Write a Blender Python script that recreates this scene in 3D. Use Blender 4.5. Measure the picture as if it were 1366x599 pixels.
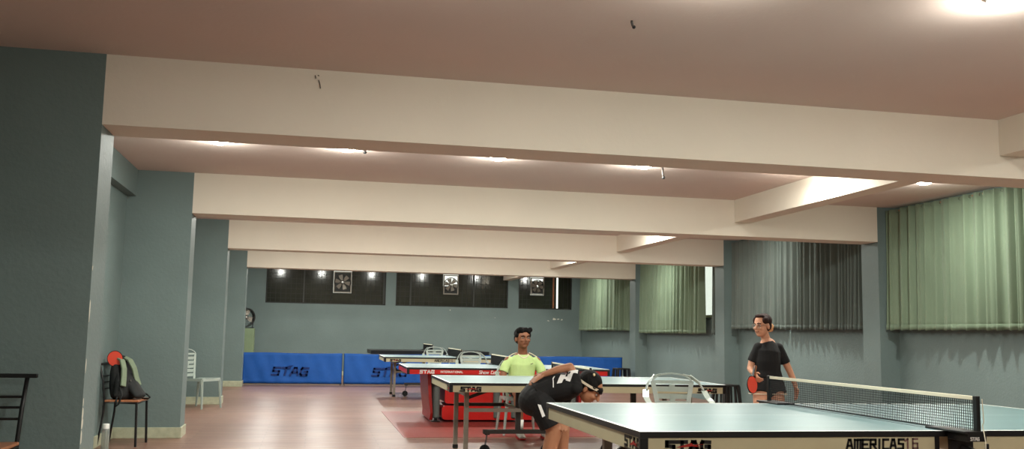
import bpy, bmesh, math, random
from mathutils import Vector, Matrix
random.seed(7)
for _o in list(bpy.data.objects): bpy.data.objects.remove(_o)
S = bpy.context.scene
COL = S.collection
PI = math.pi

# ------------------------------------------------------------------ camera, world, exposure
CAM_H = 1.2
cam_data = bpy.data.cameras.new('camera')
cam_data.sensor_fit = 'HORIZONTAL'; cam_data.sensor_width = 36.0
cam_data.lens = 36.0 * 1258.0 / 1366.0
cam_data.clip_start = 0.05; cam_data.clip_end = 200
cam = bpy.data.objects.new('camera', cam_data); COL.objects.link(cam)
_yaw, _pitch, _roll = -0.2077, 0.1143, 0.01877
_f = Vector((-math.sin(_yaw)*math.cos(_pitch), math.cos(_yaw)*math.cos(_pitch), math.sin(_pitch)))
_r0 = Vector((math.cos(_yaw), math.sin(_yaw), 0)); _u0 = _r0.cross(_f)
_R = _r0*math.cos(_roll) + _u0*math.sin(_roll)
_U = -_r0*math.sin(_roll) + _u0*math.cos(_roll)
cam.matrix_world = Matrix(((_R.x, _U.x, -_f.x, 0), (_R.y, _U.y, -_f.y, 0), (_R.z, _U.z, -_f.z, CAM_H), (0, 0, 0, 1)))
S.camera = cam

world = bpy.data.worlds.new('daylight'); S.world = world; world.use_nodes = True
_bg = world.node_tree.nodes['Background']
_bg.inputs[0].default_value = (0.95, 1.0, 0.88, 1); _bg.inputs[1].default_value = 0.5

LAMP_W = 11.0                                   # watts of each ceiling downlight
LAMP_SIDE_W = 7.0                              # the domed diffuser throws light sideways too
LAMP_COL = (0.98, 1.0, 0.93)
S.view_settings.view_transform = 'Standard'; S.view_settings.look = 'None'
S.view_settings.gamma = 1.0; S.view_settings.use_curve_mapping = False
S.view_settings.exposure = 1.40

# ------------------------------------------------------------------ materials
def lin(c):
    return tuple(((v/255)/12.92 if v/255 <= 0.04045 else ((v/255+0.055)/1.055)**2.4) for v in c)
MATS = {}
def mat(name, rgb, rough=0.6, metal=0.0, var=0.0, scale=6.0, stretch=(1, 1, 1), bump=0.0, bscale=60.0, spec=0.5,
        trans=0.0, emit=None, estr=0.0, sheen=0.0, alpha=1.0, ior=1.45):
    if name in MATS: return MATS[name]
    m = bpy.data.materials.new(name); m.use_nodes = True
    nt = m.node_tree; b = nt.nodes['Principled BSDF']
    c = lin(rgb)
    b.inputs['Base Color'].default_value = (*c, 1)
    b.inputs['Roughness'].default_value = rough; b.inputs['Metallic'].default_value = metal
    b.inputs['Specular IOR Level'].default_value = spec; b.inputs['IOR'].default_value = ior
    b.inputs['Transmission Weight'].default_value = trans
    b.inputs['Alpha'].default_value = alpha
    if sheen: b.inputs['Sheen Weight'].default_value = sheen
    if emit:
        b.inputs['Emission Color'].default_value = (*lin(emit), 1); b.inputs['Emission Strength'].default_value = estr
    tc = nt.nodes.new('ShaderNodeTexCoord'); mp = nt.nodes.new('ShaderNodeMapping')
    mp.inputs['Scale'].default_value = stretch
    nt.links.new(tc.outputs['Object'], mp.inputs[0])
    if var:
        n = nt.nodes.new('ShaderNodeTexNoise'); n.inputs['Scale'].default_value = scale; n.inputs['Detail'].default_value = 5
        nt.links.new(mp.outputs[0], n.inputs['Vector'])
        r = nt.nodes.new('ShaderNodeValToRGB'); r.color_ramp.elements[0].position = 0.3; r.color_ramp.elements[1].position = 0.7
        r.color_ramp.elements[0].color = (*[max(0, v*(1-var)) for v in c], 1)
        r.color_ramp.elements[1].color = (*[min(1, v*(1+var)) for v in c], 1)
        nt.links.new(n.outputs['Fac'], r.inputs[0]); nt.links.new(r.outputs[0], b.inputs['Base Color'])
    if bump:
        n2 = nt.nodes.new('ShaderNodeTexNoise'); n2.inputs['Scale'].default_value = bscale; n2.inputs['Detail'].default_value = 3
        nt.links.new(mp.outputs[0], n2.inputs['Vector'])
        bp = nt.nodes.new('ShaderNodeBump'); bp.inputs['Strength'].default_value = bump; bp.inputs['Distance'].default_value = 0.01
        nt.links.new(n2.outputs['Fac'], bp.inputs['Height']); nt.links.new(bp.outputs[0], b.inputs['Normal'])
    MATS[name] = m
    return m

M_WALL = mat('grey_green_wall_paint', (109, 125, 123), 0.6, var=0.06, scale=1.5, bump=0.25, bscale=35)
M_PAINT = mat('off_white_beam_paint', (228, 218, 202), 0.75, var=0.03, scale=1.2, bump=0.12, bscale=30)
M_CEIL = mat('bounce_tinted_ceiling_paint', (214, 196, 186), 0.8, var=0.03, scale=0.8, bump=0.12, bscale=30)  # off-white like the beams, with pinkish floor bounce tinted into the colour
M_SKIRT = mat('marble_skirting', (176, 178, 152), 0.45, var=0.14, scale=14, bump=0.1)
M_SILL = mat('dark_sill', (60, 62, 58), 0.6)
M_BLACK = mat('black_paint', (16, 16, 17), 0.42)
M_BLACKP = mat('black_plastic', (20, 20, 21), 0.35)
M_RUBBER = mat('rubber', (14, 14, 14), 0.7)
M_BEIGE = mat('beige_frame_paint', (200, 194, 160), 0.45, var=0.04, scale=8)
M_STEEL = mat('grey_leg_paint', (140, 132, 120), 0.4, metal=0.2)
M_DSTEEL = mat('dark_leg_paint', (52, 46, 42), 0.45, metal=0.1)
M_TOP = mat('blue_grey_table_top', (96, 124, 127), 0.37, var=0.06, scale=3, stretch=(1, 3, 1), spec=0.55)
M_LINE = mat('white_line', (232, 234, 226), 0.45)
M_RED = mat('red_panel', (196, 22, 14), 0.4, var=0.05)
M_DRED = mat('dark_red_panel', (150, 20, 14), 0.45)
M_GCYL = mat('grey_leg_cylinder', (96, 102, 98), 0.45)
M_BLUE = mat('blue_barrier_cloth', (24, 88, 172), 0.7, var=0.08, scale=5, bump=0.4, bscale=9)
M_NAVY = mat('navy_print', (12, 46, 110), 0.7)
M_WHITE = mat('white_print', (236, 236, 232), 0.5)
M_INK = mat('black_print', (12, 12, 12), 0.5)
M_REDINK = mat('red_print', (172, 34, 22), 0.5)
M_MAUVE = mat('mauve_print', (122, 92, 88), 0.5)
M_TAPE = mat('cream_net_tape', (226, 220, 196), 0.7)
M_NET = mat('black_net_cord', (20, 21, 22), 0.8)
M_CURT = mat('green_curtain_fabric', (116, 133, 110), 0.85, var=0.1, scale=3, stretch=(1, 1, .3), sheen=0.2)
M_CURTG = mat('slate_curtain_fabric', (98, 108, 102), 0.8, var=0.1, scale=3, stretch=(1, 1, .3), sheen=0.2)
M_GLASS = mat('window_glass', (235, 240, 238), 0.05, trans=1.0)
M_DGLASS = mat('dark_netted_glass', (44, 46, 38), 0.12, var=0.25, scale=2.5, spec=0.5)
M_MUNT = mat('dark_mesh_bar', (34, 35, 30), 0.6)
M_CLEAR = mat('frosted_clear_plastic', (206, 218, 210), 0.22, trans=0.42, spec=0.6)
M_STOOL = mat('dark_stool_plastic', (38, 36, 34), 0.45)
M_WOOD = mat('varnished_plywood', (172, 112, 78), 0.3, var=0.15, scale=9, stretch=(1, 8, 1))
M_SKIN = mat('skin_light', (196, 142, 112), 0.55)
M_SKINB = mat('skin_brown', (140, 92, 66), 0.55)
M_SKINC = mat('skin_tan', (176, 122, 90), 0.55)
M_HAIR = mat('black_hair', (13, 11, 10), 0.75, spec=.25, var=0.3, scale=60, stretch=(1, 1, .2), bump=0.5, bscale=90)
M_HAIRB = mat('brown_hair', (42, 22, 17), 0.7, spec=.25, var=0.35, scale=60, stretch=(1, 1, .2), bump=0.5, bscale=90)
M_LIME = mat('lime_shirt', (196, 222, 148), 0.85, var=0.05, scale=8, bump=0.3, bscale=14)
M_PALE = mat('pale_piping', (228, 214, 190), 0.8)
M_BSHIRT = mat('black_shirt', (17, 17, 18), 0.85, bump=0.3, bscale=14)
M_BSHORT = mat('black_shorts', (22, 22, 23), 0.8, bump=0.3, bscale=14)
M_EYE = mat('eye_white', (186, 176, 166), 0.3)
M_IRIS = mat('eye_dark', (22, 14, 10), 0.3)
M_LIP = mat('lip', (130, 70, 60), 0.5)
M_RUBR = mat('red_bat_rubber', (232, 82, 62), 0.45)
M_PEACH = mat('peach_scrunchie', (236, 180, 130), 0.7)
M_BAG = mat('black_backpack_nylon', (20, 22, 22), 0.7, bump=0.3, bscale=20)
M_BAGG = mat('sage_backpack_padding', (122, 136, 112), 0.8)
M_CAB = mat('pale_green_cabinet', (118, 134, 104), 0.55, var=0.06)
M_CHROME = mat('bright_metal', (190, 190, 186), 0.25, metal=0.9)
M_LAMP = mat('lamp_diffuser', (255, 250, 235), 0.5, emit=(255, 247, 226), estr=18.0)
M_MAT = mat('red_floor_mat', (134, 58, 50), 0.38, var=0.12, scale=4, stretch=(.4, 3, 1), bump=.1, bscale=20)
M_BOTTLE = mat('clear_bottle', (200, 206, 204), 0.12, trans=0.75)
M_PEEL = mat('bare_plaster', (214, 212, 196), 0.8, var=0.1)
M_SHOE = mat('white_shoe', (222, 218, 210), 0.6)
M_SHOER = mat('red_shoe_trim', (190, 40, 30), 0.6)
M_SOCK = mat('white_sock', (226, 224, 216), 0.8)
M_BALL = mat('white_ball', (240, 236, 226), 0.5)
M_TAN = mat('tan_patch', (208, 186, 140), 0.6)

def floor_material():
    m = bpy.data.materials.new('plank_floor'); m.use_nodes = True
    nt = m.node_tree; b = nt.nodes['Principled BSDF']; N = nt.nodes.new; L = nt.links.new
    tc = N('ShaderNodeTexCoord')
    br = N('ShaderNodeTexBrick'); br.inputs['Scale'].default_value = 1.0
    br.inputs['Brick Width'].default_value = 1.2; br.inputs['Row Height'].default_value = 0.15
    br.inputs['Mortar Size'].default_value = 0.004; br.offset = 0.37
    br.inputs['Color1'].default_value = (*lin((142, 106, 90)), 1); br.inputs['Color2'].default_value = (*lin((129, 94, 80)), 1)
    br.inputs['Mortar'].default_value = (*lin((108, 78, 68)), 1)
    L(tc.outputs['Object'], br.inputs['Vector'])
    mp = N('ShaderNodeMapping'); mp.inputs['Scale'].default_value = (0.5, 5, 1); L(tc.outputs['Object'], mp.inputs[0])
    n = N('ShaderNodeTexNoise'); n.inputs['Scale'].default_value = 3; n.inputs['Detail'].default_value = 6; L(mp.outputs[0], n.inputs['Vector'])
    mx = N('ShaderNodeMix'); mx.data_type = 'RGBA'; mx.blend_type = 'MULTIPLY'; mx.inputs[0].default_value = 0.5
    rp = N('ShaderNodeValToRGB'); rp.color_ramp.elements[0].position = .3; rp.color_ramp.elements[1].position = .7
    rp.color_ramp.elements[0].color = (.7, .68, .66, 1); rp.color_ramp.elements[1].color = (1.15, 1.15, 1.15, 1)
    L(n.outputs['Fac'], rp.inputs[0]); L(br.outputs['Color'], mx.inputs[6]); L(rp.outputs[0], mx.inputs[7])
    L(mx.outputs[2], b.inputs['Base Color'])
    n3 = N('ShaderNodeTexNoise'); n3.inputs['Scale'].default_value = 0.9; n3.inputs['Detail'].default_value = 4; L(tc.outputs['Object'], n3.inputs['Vector'])
    mr = N('ShaderNodeMapRange'); mr.inputs[3].default_value = 0.24; mr.inputs[4].default_value = 0.42; L(n3.outputs['Fac'], mr.inputs[0])
    L(mr.outputs[0], b.inputs['Roughness'])
    mp2 = N('ShaderNodeMapping'); mp2.inputs['Scale'].default_value = (1, 9, 1); L(tc.outputs['Object'], mp2.inputs[0])
    n2 = N('ShaderNodeTexNoise'); n2.inputs['Scale'].default_value = 2.2; n2.inputs['Detail'].default_value = 3; L(mp2.outputs[0], n2.inputs['Vector'])
    bp = N('ShaderNodeBump'); bp.inputs['Strength'].default_value = 0.4; bp.inputs['Distance'].default_value = 0.02
    L(n2.outputs['Fac'], bp.inputs['Height']); L(bp.outputs[0], b.inputs['Normal'])
    return m
M_FLOOR = floor_material()

# ------------------------------------------------------------------ mesh helpers
class MB:
    def __init__(s): s.v = []; s.f = []; s.m = []; s.mats = []; s.cur = 0
    def use(s, m):
        if m not in s.mats: s.mats.append(m)
        s.cur = s.mats.index(m); return s
    def add(s, vs, fs):
        o = len(s.v); s.v += [tuple(v) for v in vs]
        for f in fs: s.f.append(tuple(i+o for i in f)); s.m.append(s.cur)
        return s
    def box(s, x0, x1, y0, y1, z0, z1):
        return s.add([(x0,y0,z0),(x1,y0,z0),(x1,y1,z0),(x0,y1,z0),(x0,y0,z1),(x1,y0,z1),(x1,y1,z1),(x0,y1,z1)],
                     [(0,3,2,1),(4,5,6,7),(0,1,5,4),(1,2,6,5),(2,3,7,6),(3,0,4,7)])
    def cbox(s, c, d): return s.box(c[0]-d[0]/2, c[0]+d[0]/2, c[1]-d[1]/2, c[1]+d[1]/2, c[2]-d[2]/2, c[2]+d[2]/2)
    def bar(s, p, q, w, h, up=(0, 0, 1), w2=None, h2=None):
        p = Vector(p); q = Vector(q); d = (q-p).normalized(); u = Vector(up)
        if abs(d.dot(u)) > .98: u = Vector((0, 1, 0))
        a = d.cross(u).normalized(); b = a.cross(d).normalized(); vs = []
        for c, ww, hh in ((p, w, h), (q, w2 or w, h2 or h)):
            for i, j in ((-1,-1),(1,-1),(1,1),(-1,1)): vs.append(c+a*i*ww/2+b*j*hh/2)
        return s.add(vs, [(3,2,1,0),(4,5,6,7),(0,1,5,4),(1,2,6,5),(2,3,7,6),(3,0,4,7)])
    def loft(s, rings, cap=True, closed=False):
        n = len(rings[0]); vs = [v for r in rings for v in r]; fs = []
        k = len(rings)
        for i in range(k if closed else k-1):
            for j in range(n):
                a = i*n+j; b = i*n+(j+1) % n; c = ((i+1) % k)*n+(j+1) % n; d = ((i+1) % k)*n+j
                fs.append((a, b, c, d))
        if cap and not closed:
            fs.append(tuple(range(n-1, -1, -1))); fs.append(tuple(range((k-1)*n, k*n)))
        return s.add(vs, fs)
    def tube(s, pts, r, n=10, closed=False, cap=True):
        pts = [Vector(p) for p in pts]; rings = []; k = len(pts); prev = None
        for i, p in enumerate(pts):
            a = pts[(i-1) % k] if (closed or i > 0) else pts[i]; b = pts[(i+1) % k] if (closed or i < k-1) else pts[i]
            t = (b-a).normalized()
            if prev is None:
                u = Vector((0, 0, 1)) if abs(t.z) < .9 else Vector((1, 0, 0))
                x = t.cross(u).normalized()
            else: x = (prev - t*prev.dot(t)).normalized()
            prev = x; y = t.cross(x); rr = r[i] if isinstance(r, (list, tuple)) else r
            rings.append([p+x*math.cos(2*PI*j/n)*rr+y*math.sin(2*PI*j/n)*rr for j in range(n)])
        return s.loft(rings, cap, closed)
    def limb(s, secs, side=(1, 0, 0), n=18, round_ends=(1, 1)):
        """secs: (point, radius along side, radius across). Ellipse lofts with rounded ends."""
        P = [Vector(a[0]) for a in secs]; side = Vector(side); rings = []
        def ring(c, t, ra, rb):
            x = (side - t*side.dot(t)).normalized(); y = t.cross(x)
            return [c+x*math.cos(2*PI*j/n)*ra+y*math.sin(2*PI*j/n)*rb for j in range(n)]
        k = len(P)
        for i in range(k):
            t = (P[min(i+1, k-1)]-P[max(i-1, 0)]).normalized()
            ra, rb = secs[i][1], secs[i][2]
            if i == 0 and round_ends[0]:
                for a in (80, 60, 40, 20):
                    a = math.radians(a); rings.append(ring(P[0]-t*math.sin(a)*min(ra, rb), t, ra*math.cos(a), rb*math.cos(a)))
            rings.append(ring(P[i], t, ra, rb))
            if i == k-1 and round_ends[1]:
                for a in (20, 40, 60, 80):
                    a = math.radians(a); rings.append(ring(P[i]+t*math.sin(a)*min(ra, rb), t, ra*math.cos(a), rb*math.cos(a)))
        return s.loft(rings)
    def ball(s, c, r, n=14, M=None):
        if not isinstance(r, (tuple, list)): r = (r, r, r)
        c = Vector(c); rings = []
        for i in range(1, n//2+1):
            a = PI*i/(n//2+1)
            ring = []
            for j in range(n):
                d = Vector((r[0]*math.sin(a)*math.cos(2*PI*j/n), r[1]*math.sin(a)*math.sin(2*PI*j/n), -r[2]*math.cos(a)))
                if M: d = M @ d
                ring.append(c+d)
            rings.append(ring)
        return s.loft(rings)
    def lathe(s, c, prof, n=24, axis='z'):
        c = Vector(c); rings = []
        for r, h in prof:
            ring = []
            for j in range(n):
                a = 2*PI*j/n; x, y = r*math.cos(a), r*math.sin(a)
                ring.append(c+(Vector((x, y, h)) if axis == 'z' else Vector((x, h, -y)) if axis == 'y' else Vector((h, x, y))))
            rings.append(ring)
        return s.loft(rings)
    def prism(s, poly, z0, z1):
        n = len(poly); vs = [(x, y, z0) for x, y in poly]+[(x, y, z1) for x, y in poly]
        return s.add(vs, [tuple(range(n-1, -1, -1)), tuple(range(n, 2*n))]+[(i, (i+1) % n, n+(i+1) % n, n+i) for i in range(n)])
    def sheet(s, grid):
        h = len(grid); w = len(grid[0])
        return s.add([v for r in grid for v in r], [(i*w+j, i*w+j+1, (i+1)*w+j+1, (i+1)*w+j) for i in range(h-1) for j in range(w-1)])
    def xform(s, M, start=0):
        s.v[start:] = [tuple(M @ Vector(v)) for v in s.v[start:]]; return s
    def build(s, name, m=None, parent=None, smooth=False, bevel=0, loc=None, rotz=0, solid=0):
        me = bpy.data.meshes.new(name); me.from_pydata(s.v, [], s.f)
        if m is not None: me.materials.append(m)
        else:
            for k in s.mats: me.materials.append(k)
            me.polygons.foreach_set('material_index', s.m)
        bm = bmesh.new(); bm.from_mesh(me); bmesh.ops.recalc_face_normals(bm, faces=bm.faces); bm.to_mesh(me); bm.free()
        if smooth: me.polygons.foreach_set('use_smooth', [True]*len(me.polygons))
        me.update()
        o = bpy.data.objects.new(name, me); COL.objects.link(o)
        if parent: o.parent = parent
        if loc: o.location = loc
        if rotz: o.rotation_euler.z = rotz
        if solid:
            q = o.modifiers.new('solid', 'SOLIDIFY'); q.thickness = solid; q.offset = 0
        if bevel:
            q = o.modifiers.new('bevel', 'BEVEL'); q.width = bevel; q.segments = 2; q.limit_method = 'ANGLE'
        return o
def tag(o, label, cat, group=None, kind=None):
    o['label'] = label; o['category'] = cat
    if group: o['group'] = group
    if kind: o['kind'] = kind
    return o
def thing(name, label, cat, loc=(0, 0, 0), rotz=0, group=None):
    o = bpy.data.objects.new(name, None); COL.objects.link(o); o.location = loc; o.rotation_euler = (0, 0, rotz)
    o.empty_display_size = 0.1
    return tag(o, label, cat, group)
def struct(name, mb, m=None, bevel=0, parent=None):
    o = mb.build(name, m, parent, bevel=bevel); o['kind'] = 'structure'; return o
def copy_tree(o, parent=None):
    c = o.copy(); COL.objects.link(c)
    if parent: c.parent = parent
    for ch in list(o.children): copy_tree(ch, c)
    return c
def place(root, loc, rotz, label, cat=None, group=None, first=False):
    r = root if first else copy_tree(root)
    r.location = loc; r.rotation_euler = (0, 0, rotz); r['label'] = label
    if cat: r['category'] = cat
    if group: r['group'] = group
    return r
def fuse(mb, name, m, parent, voxel=0.006, smooth=3):
    """one continuous skin out of overlapping volumes"""
    o = mb.build(name, m, None)
    q = o.modifiers.new('r', 'REMESH'); q.mode = 'VOXEL'; q.voxel_size = voxel; q.use_smooth_shade = True
    q = o.modifiers.new('s', 'SMOOTH'); q.iterations = smooth; q.factor = 0.5
    dg = bpy.context.evaluated_depsgraph_get(); dg.update()
    me = bpy.data.meshes.new_from_object(o.evaluated_get(dg)); me.name = name
    old = o.data; o.modifiers.clear(); o.data = me; bpy.data.meshes.remove(old)
    if not me.materials: me.materials.append(m)
    me.polygons.foreach_set('use_smooth', [True]*len(me.polygons))
    o.name = name; o.parent = parent
    return o

# stroke lettering --------------------------------------------------
GL = {
 'S': [[(1,1),(.1,1),(.1,.55),(.9,.5),(.9,0),(0,0)]],
 'T': [[(0,1),(1,1)],[(.5,1),(.5,0)]],
 'A': [[(0,0),(.35,1),(.65,1),(1,0)],[(.18,.36),(.82,.36)]],
 'G': [[(1,.95),(.15,1),(.05,.8),(.05,.15),(.2,0),(.95,0),(.95,.48),(.55,.48)]],
 'M': [[(0,0),(0,1),(.5,.95),(.5,.1)],[(.5,1),(1,1),(1,0)]],
 'E': [[(1,1),(0,1),(0,0),(1,0)],[(0,.5),(.8,.5)]],
 'R': [[(0,0),(0,1),(.9,1),(.9,.5),(0,.5)],[(.45,.5),(1,0)]],
 'I': [[(.5,0),(.5,1)]],
 'C': [[(1,1),(.1,1),(.1,0),(1,0)]],
 'N': [[(0,0),(0,1),(1,0),(1,1)]],
 'L': [[(0,1),(0,0),(.9,0)]],
 'O': [[(0,0),(0,1),(1,1),(1,0),(0,0)]],
 'H': [[(0,0),(0,1)],[(1,0),(1,1)],[(0,.5),(1,.5)]],
 'h': [[(0,0),(0,1)],[(0,.55),(.9,.6),(.9,0)]],
 'o': [[(0,0),(0,.6),(.9,.6),(.9,0),(0,0)]],
 'w': [[(0,.6),(.2,0),(.5,.55),(.8,0),(1,.6)]],
 'u': [[(0,.6),(0,0),(.9,0),(.9,.6)]],
 'r': [[(0,0),(0,.6),(.8,.6)]],
 't': [[(.4,1),(.4,0),(.9,0)],[(0,.62),(.9,.62)]],
 '1': [[(.1,.8),(.55,1),(.55,0)]],
 '6': [[(.95,1),(.1,1),(.1,0),(.95,0),(.95,.52),(.1,.52)]],
}
def letters(mb, text, x, z, w, h, gap, t, shear=0.0, y=0.0, d=0.0015):
    """upright lettering in the local xz plane, facing -y, starting at x,z"""
    cx = x
    for ch in text:
        if ch == ' ': cx += w*.6+gap; continue
        ww = w*.35 if ch == 'I' else w
        for st in GL[ch]:
            for (a, b), (c, e) in zip(st, st[1:]):
                p = Vector((cx+a*ww+shear*b*h, 0, z+b*h)); q = Vector((cx+c*ww+shear*e*h, 0, z+e*h))
                dr = (q-p).normalized(); p -= dr*t*.45; q += dr*t*.45
                n = Vector((-dr.z, 0, dr.x))*t/2
                pts = [p+n, p-n, q-n, q+n]
                mb.add([(k.x, y-d, k.z) for k in pts]+[(k.x, y, k.z) for k in pts],
                       [(0,1,2,3),(7,6,5,4),(0,4,5,1),(1,5,6,2),(2,6,7,3),(3,7,4,0)])
        cx += ww+gap
    return cx
def swoosh(mb, cx, cz, w, h, y, d=0.002):
    pts = [(-.5,-.35),(-.2,.1),(.05,.45),(.12,.12),(.5,.25),(.2,-.02),(.42,-.3),(.05,-.12),(-.1,-.25)]
    n = len(pts)
    mb.add([(cx+a*w, y-d, cz+b*h) for a, b in pts]+[(cx+a*w, y, cz+b*h) for a, b in pts],
           [tuple(range(n)), tuple(range(2*n-1, n-1, -1))]+[(i, n+i, n+(i+1) % n, (i+1) % n) for i in range(n)])

# ------------------------------------------------------------------ room shell
Y = [6.247+4.683*i for i in range(-2, 4)]         # fronts of the beam and pillar lines
BT = 0.38                                          # beam and pillar thickness
XL, XLW = -1.336, -2.03                            # pillar face, left wall
XR, XRW = 7.156, 7.43
XLN = -2.45                                        # left wall beside the camera                              # right pillar face, right wall
HC, HB = 2.912, 2.458
YB, YF = 25.5, -3.2
struct('floor', MB().box(XLN-.2, XRW+.2, YF-.2, YB+.2, -.12, 0), M_FLOOR)
struct('ceiling', MB().box(XLN-.2, XRW+.2, YF-.2, YB+.2, HC, HC+.15), M_CEIL)
struct('wall_left', MB().box(XLW-.2, XLW, Y[2], YB+.2, 0, HC).box(XLN-.2, XLN, YF-.2, Y[2]+.2, 0, HC), M_WALL)
struct('wall_front', MB().box(XLN, XRW, YF-.2, YF, 0, HC), M_WALL)
# right wall with window openings between the pillars
w = MB(); SILL, HEAD = 1.56, 2.78
w.box(XRW, XRW+.2, YF-.2, YB+.2, 0, SILL); w.box(XRW, XRW+.2, YF-.2, YB+.2, HEAD, HC)
edges = [YF]+[y for yy in Y for y in (yy, yy+BT)]+[YB]
openings = []
prev = YF-.2
for i in range(0, len(edges), 2):
    a, b = edges[i]+.12, edges[i+1]-.12
    if b-a < 1: continue
    w.box(XRW, XRW+.2, prev, a, SILL, HEAD); openings.append((a, b)); prev = b
w.box(XRW, XRW+.2, prev, YB+.2, SILL, HEAD)
struct('wall_right', w, M_WALL)
wn = 1
for a, b in openings:
    fr = MB()
    for z0, z1 in ((SILL, SILL+.05), (HEAD-.05, HEAD)): fr.box(XRW+.06, XRW+.12, a, b, z0, z1)
    n = 3
    for k in range(n+1):
        yy = a+(b-a)*k/n; fr.box(XRW+.06, XRW+.12, max(a, yy-.025), min(b, yy+.025), SILL, HEAD)
    f = struct('window_%d' % wn, fr, M_BEIGE)
    p = MB().box(XRW+.085, XRW+.092, a+.01, b-.01, SILL+.01, HEAD-.01).build('pane', M_GLASS, f)
    wn += 1
# back wall with three netted windows
WB = [(-1.17, 1.95, .56, 1.04, 2.17, 2.74), (2.22, 5.30, 3.50, 3.92, 2.20, 2.74), (5.60, 7.12, 5.94, 6.33, 2.25, 2.74)]
WZ0, WZ1 = 1.865, 2.80
w = MB(); w.box(XLW, XRW, YB, YB+.2, 0, WZ0); w.box(XLW, XRW, YB, YB+.2, WZ1, HC)
px = XLW
for a in WB: w.box(px, a[0], YB, YB+.2, WZ0, WZ1); px = a[1]
w.box(px, XRW, YB, YB+.2, WZ0, WZ1)
struct('wall_back', w, M_WALL)
STRIP = (6.69, 6.745)
for k, (x0, x1, fx0, fx1, fz0, fz1) in enumerate(WB):
    fr = MB(); yf0, yf1 = YB+.02, YB+.06
    fr.box(x0, x1, yf0, yf1, WZ0, WZ0+.03); fr.box(x0, x1, yf0, yf1, WZ1-.03, WZ1)
    fr.box(x0, x0+.03, yf0, yf1, WZ0, WZ1); fr.box(x1-.03, x1, yf0, yf1, WZ0, WZ1)
    f = struct('window_%d' % wn, fr, M_MUNT); wn += 1
    pn = MB(); y0, y1 = YB+.07, YB+.085
    pn.box(x0, fx0, y0, y1, WZ0, WZ1)
    if k == 2:
        pn.box(fx1, STRIP[0], y0, y1, WZ0, WZ1); pn.box(STRIP[1], x1, y0, y1, WZ0, WZ1)
    else: pn.box(fx1, x1, y0, y1, WZ0, WZ1)
    pn.box(fx0, fx1, y0, y1, WZ0, fz0); pn.box(fx0, fx1, y0, y1, fz1+.01, WZ1)
    pn.build('pane', M_DGLASS, f)
    g = MB(); x = x0+.12
    while x < x1:
        if not (fx0-.02 < x < fx1+.02) and not (k == 2 and abs(x-6.72) < .06): g.box(x-.006, x+.006, YB+.06, YB+.069, WZ0, WZ1)
        x += .13
    for z in [WZ0+.13*i for i in range(1, 7)]:
        g.box(x0, fx0, YB+.058, YB+.069, z-.005, z+.005); g.box(fx1, 6.66 if k == 2 else x1, YB+.058, YB+.069, z-.005, z+.005)
    g.build('window_mesh', M_MUNT, f)
    m2 = MB()
    for x in ([-.2, 1.9] if k == 0 else [2.62, 4.35] if k == 1 else [6.60]):
        m2.box(x-.02, x+.02, YB+.04, YB+.068, WZ0, WZ1)
    m2.build('mullion', M_SILL if k != 2 else M_WOOD, f)
# pillars, beams
for i, y in enumerate(Y):
    struct('pillar', MB().box(XLN if i < 3 else XLW, XL, y, y+BT, 0, HC), M_WALL)
    struct('pillar', MB().box(XR, XRW, y, y+BT, 0, HC), M_WALL)
    struct('ceiling_beam', MB().box(XL, XR, y+.002, y+BT-.002, HB, HC), M_PAINT)
    # marble skirting round the pillar foot and along the wall behind it
    if i >= 2:
        b = MB(); h = .115
        b.box(XLW, XL+.018, y-.018, y, 0, h); b.box(XL, XL+.018, y, y+BT+.018, 0, h)
        b.box(XLW, XL, y+BT, y+BT+.018, 0, h)
        b.box(XLW, XLW+.018, y+BT+.018, (Y[i+1]-.018) if i+1 < len(Y) else YB, 0, h)
        struct('baseboard_left', b, M_SKIRT, bevel=.004)
lb = [YF]+Y+[YB]
for i in range(len(lb)-1):                       # longitudinal ceiling beam near the windows
    y0 = lb[i] if i == 0 else lb[i]+BT; y1 = lb[i+1]
    struct('ceiling_beam', MB().box(5.16, 5.38, y0, y1, 2.63, HC), M_PAINT)
    if i > 2: struct('wall_beam', MB().box(XLW, XLW+.10, y0, y1, 2.62, HC), M_WALL)
struct('baseboard_back', MB().box(XLW, XRW, YB-.018, YB, 0, .115), M_SKIRT)
# peeled paint on the arris of the nearest pillar, scuffs elsewhere
pe = MB()
for z, hh, ww in ((.52,.055,.022),(.60,.05,.03),(.66,.05,.022),(.73,.03,.012),(.95,.05,.012),(1.28,.09,.014),(1.55,.02,.01),(.40,.03,.014)):
    n = 9; pts = [(math.cos(2*PI*j/n)*ww*random.uniform(.5, 1), math.sin(2*PI*j/n)*hh*random.uniform(.6, 1)) for j in range(n)]
    yy = Y[2]+.012+ww*.3
    pe.add([(XL+.0015, yy+a, z+b) for a, b in pts]+[(XL, yy+a, z+b) for a, b in pts], [tuple(range(n))]+[(j, n+j, n+(j+1) % n, (j+1) % n) for j in range(n)])
struct('peeled_paint', pe, M_PEEL)
pe = MB()
for x, z, s_ in ((6.45,1.55,.05),(6.62,1.60,.07),(6.75,1.60,.05),(6.84,1.585,.05),(3.7,1.78,.025),(4.95,1.6,.02)):
    n = 8; pts = [(math.cos(2*PI*j/n)*s_*random.uniform(.3, 1), math.sin(2*PI*j/n)*s_*.5*random.uniform(.3, 1)) for j in range(n)]
    pe.add([(x+a, YB-.0015, z+b) for a, b in pts]+[(x+a, YB, z+b) for a, b in pts], [tuple(range(n))]+[(j, n+j, n+(j+1) % n, (j+1) % n) for j in range(n)])
struct('peeled_paint', pe, M_PEEL)
# sills under the curtains
for (a, b) in openings[2:]:
    struct('window_sill', MB().box(XRW-.02, XRW+.002, a-.02, b+.02, SILL-.03, SILL), M_SILL)

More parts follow.
